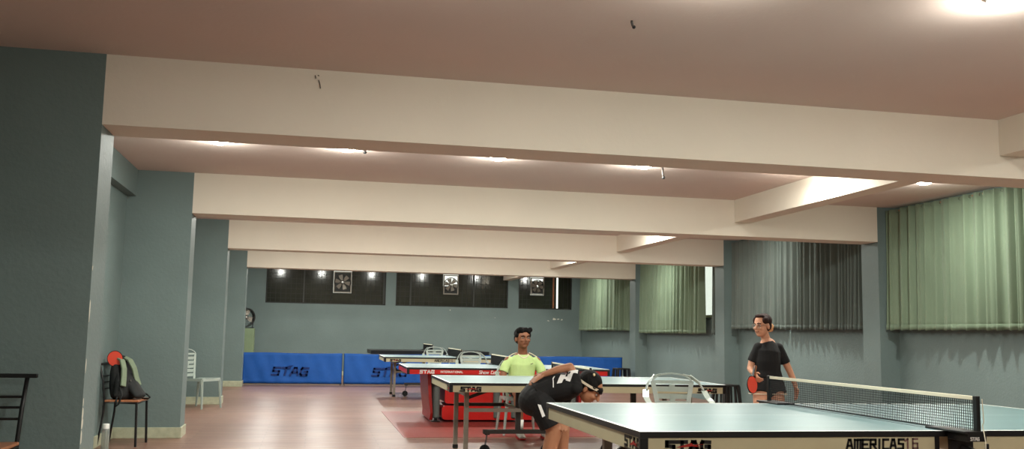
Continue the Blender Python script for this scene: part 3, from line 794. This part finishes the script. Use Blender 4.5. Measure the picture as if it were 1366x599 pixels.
# ------------------------------------------------------------------ fans
def exhaust_fan(x0, x1, z0, z1, label):
    cx, cz, s = (x0+x1)/2, (z0+z1)/2, min(x1-x0, z1-z0)/2
    t = thing('exhaust_fan', label, 'exhaust fan', (cx, YB+.04, cz), 0, 'exhaust fans in the back windows')
    hx, hz = (x1-x0)/2-.004, (z1-z0)/2-.004; f = MB(); d = .045; wd = .028
    f.box(-hx, hx, -.03, .03, hz-wd, hz); f.box(-hx, hx, -.03, .03, -hz, -hz+wd); f.box(-hx, -hx+wd, -.03, .03, -hz+wd, hz-wd); f.box(hx-wd, hx, -.03, .03, -hz+wd, hz-wd)
    f.build('fan_frame', M_STEEL, t)
    n = 28; rg = MB(); r = s*.86
    for a, b in ((r, r+.018),):
        rg.loft([[(q*math.cos(2*PI*k/n), yy, q*math.sin(2*PI*k/n)) for k in range(n)] for q, yy in ((a, -.03), (b, -.03), (b, .03), (a, .03))], closed=True)
    rg.build('fan_ring', M_DSTEEL, t)
    bl = MB()
    for k in range(6):
        a = 2*PI*k/6+.2; m = Matrix.Rotation(a, 3, 'Y'); pts = []
        for rr, w0, w1 in ((.035, -.02, .02), (r*.55, -.045, .045), (r*.95, -.05, .055)):
            pts.append([m @ Vector((rr, -.012, w0)), m @ Vector((rr, .014, w1))])
        bl.sheet(pts)
    bl.build('fan_blades', M_STEEL, t, solid=.003)
    MB().lathe((0, 0, 0), [(.001, -.05), (.03, -.048), (.04, -.03), (.04, .03), (.001, .03)], 16, axis='y').build('motor_hub', M_CHROME, t)
    gb = MB()
    for k in range(3):
        a = PI*k/3+.5; gb.bar((-(r+.01)*math.cos(a), -.034, -(r+.01)*math.sin(a)), ((r+.01)*math.cos(a), -.034, (r+.01)*math.sin(a)), .007, .007, up=(0, 1, 0))
    gb.build('guard_bar', M_DSTEEL, t)
    return t
M_FOL = mat('daylit_foliage', (120, 150, 90), 0.8, var=.8, scale=14)
def daylight_baffle(t, w, h, z0, frac, m):  # slats added behind a fan to cut the daylight coming through
    b = MB(); n = 7
    for k in range(int(n*frac)):
        zz = -h/2+z0+h*k/n; b.bar((-w/2, .05, zz+h/n*.5), (w/2, .05, zz+h/n*.5), .012, h/n*1.02)
    b.build('daylight_baffle', m, t)
fa = exhaust_fan(.56, 1.04, 2.17, 2.74, 'square exhaust fan in the left back window')
fb = exhaust_fan(3.50, 3.92, 2.20, 2.74, 'exhaust fan against green daylight in the middle back window')
fc = exhaust_fan(5.94, 6.33, 2.25, 2.74, 'small exhaust fan in the right back window')
daylight_baffle(fa, .46, .56, 0, 1, M_SILL); daylight_baffle(fb, .42, .54, 0, .45, M_SILL); daylight_baffle(fc, .38, .49, .04, .8, M_SILL)
cb = thing('cabinet', 'narrow pale green cabinet in the far left corner', 'cabinet', (-1.62, 24.7, 0))
MB().box(-.26, .26, -.22, .22, .04, 1.19).build('cabinet_body', M_CAB, cb, bevel=.008); MB().box(-.24, .24, -.20, .20, 0, .04).build('plinth', M_DSTEEL, cb)
MB().box(-.24, .24, -.236, -.221, .07, 1.16).build('door', M_CAB, cb, bevel=.004)
fn = thing('drum_fan', 'black round fan on top of the green cabinet, half behind the far pillar', 'fan', (-1.60, 24.62, 1.19))
n = 30; d = MB(); r = .225
rot = Matrix.Rotation(.5, 3, 'Z')
d.loft([[rot @ Vector((q*math.cos(2*PI*k/n), yy, .27+q*math.sin(2*PI*k/n))) for k in range(n)] for q, yy in ((r, -.08), (r+.012, -.08), (r+.012, .08), (r, .08))], closed=True)
d.build('drum', M_BLACKP, fn, smooth=False)
g = MB()
for q in (.06, .11, .16, .21): g.tube([rot @ Vector((q*math.cos(2*PI*k/n), -.085, .27+q*math.sin(2*PI*k/n))) for k in range(n)], .003, 5, closed=True)
for k in range(10):
    a = 2*PI*k/10; g.bar(rot @ Vector((0, -.085, .27)), rot @ Vector((.222*math.cos(a), -.085, .27+.222*math.sin(a))), .004, .004)
g.build('grille', M_DSTEEL, fn)
g = MB()
for k in range(4):
    a = 2*PI*k/4+.3; m = Matrix.Rotation(a, 3, 'Y')
    g.sheet([[rot @ (m @ Vector((rr, -.02, w0))+Vector((0, 0, .27))), rot @ (m @ Vector((rr, .02, w1))+Vector((0, 0, .27)))] for rr, w0, w1 in ((.03, -.02, .02), (.12, -.06, .06), (.2, -.06, .07))])
g.build('fan_blades', M_STEEL, fn, solid=.003)
MB().ball(rot @ Vector((0, -.05, .27)), .045, 12).build('hub', M_CHROME, fn, smooth=True)
s_ = MB()
for s in (-1, 1): s_.bar(rot @ Vector((s*.24, 0, .27)), rot @ Vector((s*.2, 0, 0)), .02, .03)
s_.bar(rot @ Vector((-.22, 0, .012)), rot @ Vector((.22, 0, .012)), .12, .02); s_.build('stand', M_BLACKP, fn)

# ------------------------------------------------------------------ people
def head_into(mb, M, s=1.0, female=False):
    """head in local space: origin at the ear line centre, face to -y, up z"""
    st = len(mb.v)
    mb.ball((0, .012*s, .035*s), (.073*s, .092*s, .083*s), 20)
    mb.ball((0, -.018*s, -.03*s), (.060*s, .068*s, .075*s), 18)
    mb.ball((0, -.045*s, -.082*s), (.030*s, .030*s, .024*s), 12)
    mb.limb([((0, -.085*s, .018*s), .008*s, .008*s), ((0, -.104*s, -.018*s), .013*s, .013*s)], n=10)
    for q in (-1, 1):
        mb.ball((q*.075*s, .008*s, -.008*s), (.010*s, .018*s, .030*s), 10)
        mb.ball((q*.034*s, -.068*s, -.018*s), (.020*s, .018*s, .018*s), 10)
        mb.limb([((q*.012*s, -.086*s, .030*s), .006*s, .006*s), ((q*.045*s, -.076*s, .031*s), .006*s, .006*s)], n=8)
    mb.limb([((-.02*s, -.082*s, -.050*s), .006*s, .006*s), ((.02*s, -.082*s, -.050*s), .006*s, .006*s)], n=8)
    mb.xform(M, st)
def face_parts(M, s, root, brow, hairm):
    for q in (-1, 1):
        e = MB().ball((q*.031*s, -.0765*s, .010*s), (.0125*s, .008*s, .0062*s), 10); e.xform(M); o = e.build('eye', M_EYE, root, smooth=True)
        i = MB().ball((q*.031*s, -.0835*s, .010*s), (.0058*s, .003*s, .0055*s), 10); i.xform(M); i.build('iris', M_IRIS, o, smooth=True)
        b = MB().limb([((q*.013*s, -.0935*s, .030*s), .003*s, .004*s), ((q*.030*s, -.090*s, .036*s), .0035*s, .0045*s), ((q*.050*s, -.079*s, .031*s), .003*s, .003*s)], n=8)
        b.xform(M); b.build('eyebrow', hairm, root, smooth=True)
    l = MB().limb([((-.022*s, -.0855*s, -.051*s), .003*s, .004*s), ((0, -.0905*s, -.049*s), .005*s, .007*s), ((.022*s, -.0855*s, -.051*s), .003*s, .004*s)], n=8)
    l.xform(M); l.build('mouth', M_LIP, root, smooth=True)
def hand_into(mb, wrist, d, palmn, thumb_dir, s=1.0, curl=.35):
    """palm plus five separate bent fingers. d: fingers direction, palmn: palm normal"""
    w = Vector(wrist); d = Vector(d).normalized(); n = Vector(palmn); n = (n-d*n.dot(d)).normalized(); a = Vector(thumb_dir); a = (a-d*a.dot(d)-n*a.dot(n)).normalized()
    mb.limb([(w, .022*s, .016*s), (w+d*.03*s, .034*s, .014*s), (w+d*.075*s, .038*s, .012*s)], side=a, n=14)
    for k, (off, ln) in enumerate(((.029, .068), (.010, .078), (-.010, .072), (-.029, .056))):
        p = w+d*.072*s+a*off*s; q = d; pts = [(p, .0085*s, .0085*s)]
        for j in range(3):
            ang = curl*(.6+.6*j); q = (d*math.cos(ang)+n*math.sin(ang)).normalized(); p = p+q*ln*s/3
            pts.append((p, (.0082-.0008*j)*s, (.0082-.0008*j)*s))
        mb.limb(pts, side=a, n=10)
    p = w+d*.02*s+a*.028*s; q = (d*.6+a*.8).normalized(); r_ = (d*.9+a*.25+n*.3).normalized()
    mb.limb([(p, .012*s, .012*s), (p+q*.034*s, .010*s, .010*s), (p+q*.034*s+r_*.03*s, .008*s, .008*s)], side=n, n=10)
def shoe(root, p, d, m=M_SHOE, s=1.0):
    p = Vector(p); d = Vector(d).normalized(); b = MB()
    b.limb([(p-d*.05+Vector((0, 0, .045)), .036*s, .036*s), (p+d*.03+Vector((0, 0, .045)), .040*s, .038*s), (p+d*.12+Vector((0, 0, .033)), .042*s, .028*s), (p+d*.165+Vector((0, 0, .026)), .034*s, .020*s)], side=(-d.y, d.x, 0))
    b.limb([(p+Vector((0, 0, .05)), .038, .038), (p+Vector((0, 0, .085)), .036, .036)])
    o = fuse(b, 'shoe', m, root, .005, 3)
    q = MB(); side = Vector((-d.y, d.x, 0)); pts = [(-.085, -.025), (-.06, -.040), (.05, -.045), (.13, -.046), (.185, -.03), (.195, 0), (.185, .03), (.13, .046), (.05, .045), (-.06, .040), (-.085, .025)]
    P = [p+d*a+side*c for a, c in pts]; q.loft([[Vector((v.x, v.y, 0)) for v in P], [Vector((v.x, v.y, .018)) for v in P]]); q.build('sole', M_SHOER, o)

# --- seated player in a lime shirt
bx, by = 2.50, 11.10
pr = thing('person', 'person in a lime green T-shirt sitting behind the second table', 'person', (bx, by, .004), 0)
V = Vector
HM = Matrix.Translation((-.015, -.06, 1.125)) @ Matrix.Rotation(.18, 4, 'Z') @ Matrix.Rotation(-.03, 4, 'X') @ Matrix.Diagonal((1.18, 1.06, 1.03, 1))
b = MB(); head_into(b, HM, 1.0)
b.limb([((0, .005, .90), .062, .058), ((-.005, -.01, .98), .056, .056), ((-.012, -.035, 1.07), .056, .060)])
b.limb([((0, .06, .55), .150, .10), ((0, .06, .60), .135, .095), ((0, .045, .72), .150, .10), ((0, .02, .85), .165, .095), ((0, .01, .905), .11, .07)])
b.limb([((-.16, .01, .868), .052, .05), ((.16, .01, .868), .052, .05)])
for s in (-1, 1):
    b.limb([((s*.175, .01, .865), .050, .050), ((s*.225, -.005, .76), .043, .043), ((s*.245, -.03, .63), .038, .038)], n=14)
    b.limb([((s*.245, -.03, .625), .038, .038), ((s*.19, -.17, .575), .035, .035), ((s*.13, -.27, .555), .026, .024)], n=14)
    hand_into(b, (s*.13, -.27, .555), (-s*.35, -1, -.25), (0, 0, -1), (-s, -.2, 0), 1.0, .45)
    b.limb([((s*.09, .03, .535), .085, .082), ((s*.11, -.18, .53), .075, .075), ((s*.13, -.37, .505), .060, .060)])
    kx = s*.13; fx = -.105 if s < 0 else .19
    b.limb([((kx, -.37, .505), .058, .058), (((kx+fx)/2, -.37, .32), .052, .055), ((fx, -.37, .10), .036, .038), ((fx, -.38, .06), .034, .036)])
fuse(b, 'body', M_SKINB, pr, .006, 3)
face_parts(HM, 1.0, pr, .03, M_HAIR)
h = MB(); h.ball((0, .03, .062), (.081, .092, .078), 20); h.ball((0, .055, .01), (.076, .068, .075), 16)
for q in (-1, 1): h.ball((q*.068, .0, .045), (.016, .045, .035), 10)
for k in range(9): h.ball((-.06+.015*k, -.040+.010*math.cos(k*2.1), .095+.012*math.sin(k*1.7)), (.026, .038, .032), 10)
h.xform(HM); fuse(h, 'hair', M_HAIR, pr, .006, 2)
s_ = MB()
s_.limb([((0, .065, .48), .165, .122), ((0, .06, .56), .156, .115), ((0, .045, .72), .160, .118), ((0, .02, .84), .172, .110), ((0, .01, .895), .150, .088), ((0, .005, .945), .080, .07)], round_ends=(0, 0), n=24)
s_.limb([((-.16, .01, .865), .052, .055), ((.16, .01, .865), .052, .055)])
for s in (-1, 1): s_.limb([((s*.165, .01, .862), .052, .055), ((s*.210, -.002, .80), .054, .056), ((s*.236, -.012, .735), .056, .056)], round_ends=(1, 0), n=16)
sh = fuse(s_, 'shirt', M_LIME, pr, .006, 4)
c = MB(); c.tube([V((.062*math.cos(a), .0+.058*math.sin(a)-.014, .945-.045*max(0, -math.sin(a))**2)) for a in [2*PI*k/24 for k in range(24)]], .008, 8, closed=True); c.build('collar', M_PALE, sh, smooth=True)
for s in (-1, 1):
    c = MB(); c.tube([(s*.075, -.01, .962), (s*.12, -.0, .945), (s*.17, .0, .915), (s*.205, -.004, .878)], .006, 8); c.build('shoulder_piping', M_PALE, sh, smooth=True)
MB().bar((.075, -.103, .83), (.105, -.100, .84), .003, .007, up=(0, 0, 1)).build('chest_logo', M_DSTEEL, sh)
s_ = MB()
for s in (-1, 1): s_.limb([((s*.08, .05, .540), .105, .095), ((s*.11, -.16, .530), .090, .085), ((s*.125, -.30, .515), .080, .075)], round_ends=(1, 0))
fuse(s_, 'shorts', M_BSHORT, pr, .007, 3)
for s, fx in ((-1, -.105), (1, .19)):
    k_ = MB(); k_.limb([((fx, -.375, .07), .040, .042), ((fx, -.37, .21), .046, .048)], round_ends=(0, 0)); k_.build('sock', M_SOCK, pr, smooth=True)
    shoe(pr, (fx, -.39, 0), (fx*.3, -1, 0))

# --- standing player, dark shirt, bat in the right hand
gx, gy = 4.20, 8.2
pr = thing('person', 'person in a black T-shirt standing beyond the nearest net', 'person', (gx, gy, 0), 0)
HM = Matrix.Translation((-.065, -.005, 1.305)) @ Matrix.Rotation(-1.1, 4, 'Z') @ Matrix.Rotation(.06, 4, 'X') @ Matrix.Scale(.93, 4)
b = MB(); head_into(b, HM, 1.0)
b.limb([((0, .01, 1.13), .050, .050), ((-.02, .01, 1.19), .040, .043), ((-.045, .01, 1.26), .042, .046)])
b.limb([((-.01, 0, .77), .130, .100), ((-.01, 0, .85), .105, .088), ((-.015, -.005, .97), .118, .095), ((-.01, .0, 1.08), .125, .085), ((0, .005, 1.14), .075, .06)])
b.limb([((-.095, .0, 1.115), .038, .038), ((.095, .0, 1.115), .038, .038)])
# right arm (viewer's left) holding the bat, left arm hanging
b.limb([((-.108, .0, 1.11), .036, .036), ((-.150, .03, .99), .033, .033), ((-.175, .02, .91), .030, .030)], n=14)
b.limb([((-.175, .02, .91), .030, .030), ((-.190, -.06, .880), .025, .025), ((-.195, -.12, .872), .018, .020)], n=14)
hand_into(b, (-.195, -.12, .872), (-.1, -.6, -.55), (.9, -.1, -.2), (0, -.6, .6), .85, 1.0)
b.limb([((.105, .0, 1.11), .038, .038), ((.155, -.005, 1.0), .036, .036), ((.205, -.01, .90), .031, .031)], n=14)
b.limb([((.205, -.01, .90), .031, .031), ((.228, -.035, .82), .028, .028), ((.240, -.06, .75), .019, .020)], n=14)
hand_into(b, (.240, -.06, .75), (.06, -.1, -1), (-1, 0, 0), (0, -1, 0), .85, .3)
for s in (-1, 1):
    b.limb([((s*.068-.01, 0, .76), .078, .085), ((s*.08-.025, -.05, .60), .070, .073), ((s*.085-.03, -.08, .44), .050, .053)])
    b.limb([((s*.085-.03, -.08, .44), .050, .052), ((s*.088-.02, -.03, .29), .044, .048), ((s*.09-.01, .02, .09), .030, .032), ((s*.09-.01, .02, .06), .030, .03)])
fuse(b, 'body', M_SKIN, pr, .0055, 2)
face_parts(HM, 1.0, pr, .03, M_HAIRB)
h = MB(); h.ball((0, .035, .052), (.080, .088, .078), 20); h.ball((0, .045, .005), (.074, .066, .066), 16)
for q in (-1, 1): h.ball((q*.058, -.010, .058), (.024, .050, .040), 10)
h.ball((0, -.02, .102), (.056, .052, .022), 12)
h.xform(HM); hr = fuse(h, 'hair', M_HAIRB, pr, .0055, 2)
h = MB(); h.ball((0, .150, -.018), (.034, .036, .034), 14); h.xform(HM); h.build('hair_bun', M_HAIRB, hr, smooth=True)
h = MB(); h.tube([(.036*math.cos(a), .122+.008*math.sin(5*a), -.015+.036*math.sin(a)) for a in [2*PI*k/20 for k in range(20)]], .014, 8, closed=True); h.xform(HM); h.build('scrunchie', M_PEACH, hr, smooth=True)
g = MB()
for q in (-1, 1): g.tube([(q*.031+.020*math.cos(a), -.096+.006*abs(math.cos(a)), .008+.017*math.sin(a)) for a in [2*PI*k/16 for k in range(16)]], .0018, 6, closed=True); g.tube([(q*.051, -.09, .012), (q*.078, .0, .012)], .0018, 6)
g.tube([(-.011, -.097, .012), (.011, -.097, .012)], .0018, 6); g.xform(HM); g.build('glasses', M_CHROME, pr)
s_ = MB()
s_.limb([((-.01, 0, .835), .142, .112), ((-.012, 0, .90), .124, .106), ((-.015, -.005, .98), .124, .110), ((-.01, .0, 1.07), .125, .100), ((0, .005, 1.13), .092, .072), ((-.005, .008, 1.165), .058, .056)], round_ends=(0, 0), n=24)
s_.limb([((-.095, .0, 1.110), .046, .046), ((.095, .0, 1.110), .046, .046)])
s_.limb([((-.102, .0, 1.108), .045, .046), ((-.132, .02, 1.03), .045, .046), ((-.152, .03, .975), .046, .046)], round_ends=(1, 0), n=16)
s_.limb([((.102, .0, 1.108), .046, .046), ((.140, -.003, 1.03), .047, .047), ((.168, -.006, .965), .049, .049)], round_ends=(1, 0), n=16)
sh = fuse(s_, 'shirt', M_BSHIRT, pr, .0055, 3)
h = MB(); h.ball((.045, .045, 1.178), (.016, .008, .014), 8); h.build('care_label', M_WHITE, sh)
s_ = MB(); s_.limb([((-.01, 0, .74), .140, .112), ((-.01, 0, .84), .125, .102)], round_ends=(1, 0))
for s in (-1, 1): s_.limb([((s*.066-.01, 0, .77), .090, .098), ((s*.080-.020, -.015, .715), .094, .096), ((s*.084-.023, -.025, .685), .096, .096)], round_ends=(1, 0))
st_ = fuse(s_, 'shorts', M_BSHORT, pr, .0055, 3)
for s in (-1, 1):
    c = MB(); c.tube([(s*.084-.023+.0965*math.cos(a), -.025+.0965*math.sin(a), .684) for a in [2*PI*k/24 for k in range(24)]], .004, 6, closed=True); c.build('hem_piping', M_PALE, st_, smooth=True)
    k_ = MB(); k_.limb([((s*.09-.01, .02, .07), .034, .035), ((s*.09-.01, .02, .17), .038, .040)], round_ends=(0, 0)); k_.build('sock', M_SOCK, pr, smooth=True)
    shoe(pr, (s*.09-.01, .0, 0), (-.4+s*.15, -1, 0), s=.92)
bm_ = Matrix.Rotation(-.45, 3, 'X') @ Matrix.Rotation(.35, 3, 'Y') @ Matrix.Rotation(PI, 3, 'Y') @ Matrix.Rotation(.0, 3, 'Z')
bat('red bat held low by the standing player', (gx-.250, gy-.175, .790), Matrix.Rotation(.5, 3, 'Z') @ Matrix.Rotation(-.15, 3, 'X') @ Matrix.Rotation(PI+.5, 3, 'Y'))

# --- bending player between the first two tables
wx, wy = 1.80, 6.9
pr = thing('person', 'person in black bending forward with one hand on the back', 'person', (wx, wy, 0), 0)
hipc = V((-.10, .03, .735)); chest = V((.12, -.02, .80))
HM = Matrix.Translation((.255, -.055, .795)) @ Matrix.Rotation(1.0, 4, 'Z') @ Matrix.Rotation(.70, 4, 'X') @ Matrix.Scale(.98, 4)
b = MB(); head_into(b, HM, 1.0)
b.limb([((.13, -.02, .81), .052, .052), ((.20, -.035, .80), .046, .046), ((.25, -.045, .80), .046, .05)], side=(0, 1, 0))
b.limb([((-.12, .03, .725), .140, .105), ((-.04, .02, .775), .120, .085), ((.05, .0, .795), .130, .09), ((.12, -.01, .80), .135, .08), ((.16, -.02, .805), .085, .06)], side=(0, 1, 0))
b.limb([((.13, -.13, .80), .042, .042), ((.13, .11, .80), .042, .042)], side=(1, 0, 0))
# near arm folded back: elbow raised, hand on the small of the back
b.limb([((.13, -.10, .83), .042, .042), ((.12, -.09, .90), .037, .037), ((.100, -.07, .955), .032, .032)], n=14, side=(0, 1, 0))
b.limb([((.100, -.07, .955), .032, .032), ((.01, -.05, .935), .029, .029), ((-.09, -.02, .895), .020, .021)], n=14, side=(0, 1, 0))
hand_into(b, (-.09, -.02, .895), (-1, .0, -.55), (0, .3, -1), (.1, 1, 0), .9, .3)
b.limb([((.13, .12, .79), .042, .042), ((.11, .15, .68), .038, .038), ((.07, .13, .60), .032, .032)], n=14)
b.limb([((.07, .13, .60), .032, .032), ((.06, .04, .57), .028, .028), ((.05, -.03, .56), .020, .02)], n=14)
hand_into(b, (.05, -.03, .56), (-.1, -1, -.3), (0, 0, -1), (1, 0, 0), .9, .5)
for s in (-1, 1):
    hy = .03+s*.075; kn = V((-.01, hy-.02, .50)) if s < 0 else V((.085, hy-.02, .49))
    an = V((-.075, hy, .09)) if s < 0 else V((.11, hy, .09))
    b.limb([((-.125, hy, .715), .085, .085), (V((-.125, hy, .715)).lerp(kn, .5), .080, .080), (kn, .060, .060)])
    b.limb([(kn, .060, .060), (kn.lerp(an, .35)+V((-.012, .0, 0)), .055, .055), (kn.lerp(an, .75), .040, .040), (an, .033, .034)])
fuse(b, 'body', M_SKINC, pr, .0055, 2)
face_parts(HM, 1.0, pr, .03, M_HAIR)
h = MB(); h.ball((0, .030, .050), (.084, .096, .084), 20); h.ball((0, .055, -.01), (.078, .068, .075), 16)
for q in (-1, 1): h.ball((q*.060, .0, .045), (.026, .055, .050), 10)
h.ball((0, .11, -.02), (.05, .05, .045), 12)
h.ball((0, -.055, .045), (.060, .040, .030), 12)
h.xform(HM); hr = fuse(h, 'hair', M_HAIR, pr, .0055, 2)
h = MB(); h.loft([[V((.0905*math.cos(2*PI*k/32)*q, .022+.104*math.sin(2*PI*k/32)*q, .030+dz-.02*math.sin(2*PI*k/32))) for k in range(32)] for q, dz in ((.985, -.008), (1.03, -.008), (1.02, .010), (.975, .010))], closed=True)
h.xform(HM); h.build('headband', M_PALE, pr, smooth=False)
h = MB(); h.ball((-.058, .030, .118), (.026, .008, .010), 10, Matrix.Rotation(.5, 3, 'Z')); h.xform(HM); h.build('hair_clip', M_TAN, hr, smooth=True)
s_ = MB()
s_.limb([((-.135, .03, .745), .152, .112), ((-.05, .02, .785), .142, .108), ((.05, .0, .805), .150, .108), ((.12, -.01, .81), .152, .098), ((.165, -.02, .812), .10, .078), ((.19, -.028, .81), .066, .062)], side=(0, 1, 0), round_ends=(0, 0), n=24)
s_.limb([((.13, -.13, .808), .052, .052), ((.13, .11, .805), .052, .052)])
s_.limb([((.13, -.10, .825), .054, .054), ((.122, -.095, .88), .050, .050), ((.115, -.085, .925), .048, .048)], round_ends=(1, 0), n=16, side=(0, 1, 0))
s_.limb([((.13, .12, .80), .054, .054), ((.12, .14, .72), .055, .055), ((.10, .15, .66), .056, .056)], round_ends=(1, 0), n=16)
sh = fuse(s_, 'shirt', M_BSHIRT, pr, .0055, 3)
# white print on the back: wrapped on the cloth by projection
dg = bpy.context.evaluated_depsgraph_get(); dg.update()
def wrap_print(name, polys, m, parent, owner, off=.003):
    from mathutils.bvhtree import BVHTree
    bv = BVHTree.FromPolygons([v.co.copy() for v in owner.data.vertices], [tuple(p.vertices) for p in owner.data.polygons])
    mb = MB(); dr = V((0, .55, -.83)).normalized(); U_ = V((1, 0, 0)); W_ = V((0, .83, .55))
    for poly in polys:
        # subdivide quads finely
        (a, b_, c_, d_) = [V((p[0], p[1], 0)) for p in poly]; N_ = 6; grid = []
        for i in range(N_+1):
            row = []
            for j in range(N_+1):
                p = a.lerp(b_, i/N_).lerp(d_.lerp(c_, i/N_), j/N_)
                o_ = V((.03, -.05, .80))+U_*p.x+W_*p.y-dr*.5
                hit = bv.ray_cast(o_, dr)
                row.append((hit[0] if hit[0] else o_+dr*.4)-dr*off)
            grid.append(row)
        mb.sheet(grid)
    return mb.build(name, m, parent, smooth=True)
wrap_print('back_print', [[(-.045,-.045),(-.01,-.05),(.04,.03),(.0,.04)],[(-.02,-.005),(.045,-.035),(.07,-.015),(.0,.02)],[(.02,-.035),(.05,-.05),(.10,.03),(.06,.04)],[(.06,-.01),(.11,-.01),(.12,.02),(.06,.03)],
                          [(-.075,-.06),(-.068,-.062),(-.062,.0),(-.068,.01)],[(-.068,.01),(-.062,.0),(-.045,.028),(-.050,.034)]], M_WHITE, sh, sh)
s_ = MB(); s_.limb([((-.11, .03, .75), .145, .112), ((-.15, .03, .70), .150, .115)], side=(0, 1, 0))
for s in (-1, 1):
    hy = .03+s*.075; kn = V((-.01, hy-.02, .50)) if s < 0 else V((.085, hy-.02, .49)); q0 = V((-.125, hy, .715))
    s_.limb([(q0, .098, .098), (q0.lerp(kn, .45), .100, .100), (q0.lerp(kn, .85), .098, .098)], round_ends=(1, 0))
so = fuse(s_, 'shorts', M_BSHORT, pr, .0055, 3)
c = MB(); c.prism([(-.012, 0), (.012, .0), (.016, .085), (-.004, .10)], -.001, .001)
c.xform(Matrix.Translation((-.115, -.148, .60)) @ Matrix.Rotation(-.45, 4, 'Y') @ Matrix.Rotation(PI/2, 4, 'X')); c.build('side_stripe', M_WHITE, so)
for s in (-1, 1):
    hy = .03+s*.075; an = V((-.075, hy, .09)) if s < 0 else V((.11, hy, .09)); kn = V((-.01, hy-.02, .50)) if s < 0 else V((.085, hy-.02, .49))
    k_ = MB(); k_.limb([(an, .038, .039), (kn.lerp(an, .75), .045, .045), (kn.lerp(an, .50), .056, .056)], round_ends=(0, 0)); k_.build('sock', M_BSHORT, pr, smooth=True)
    shoe(pr, (an.x, an.y, 0), (1, -.3, 0), M_BLACKP)
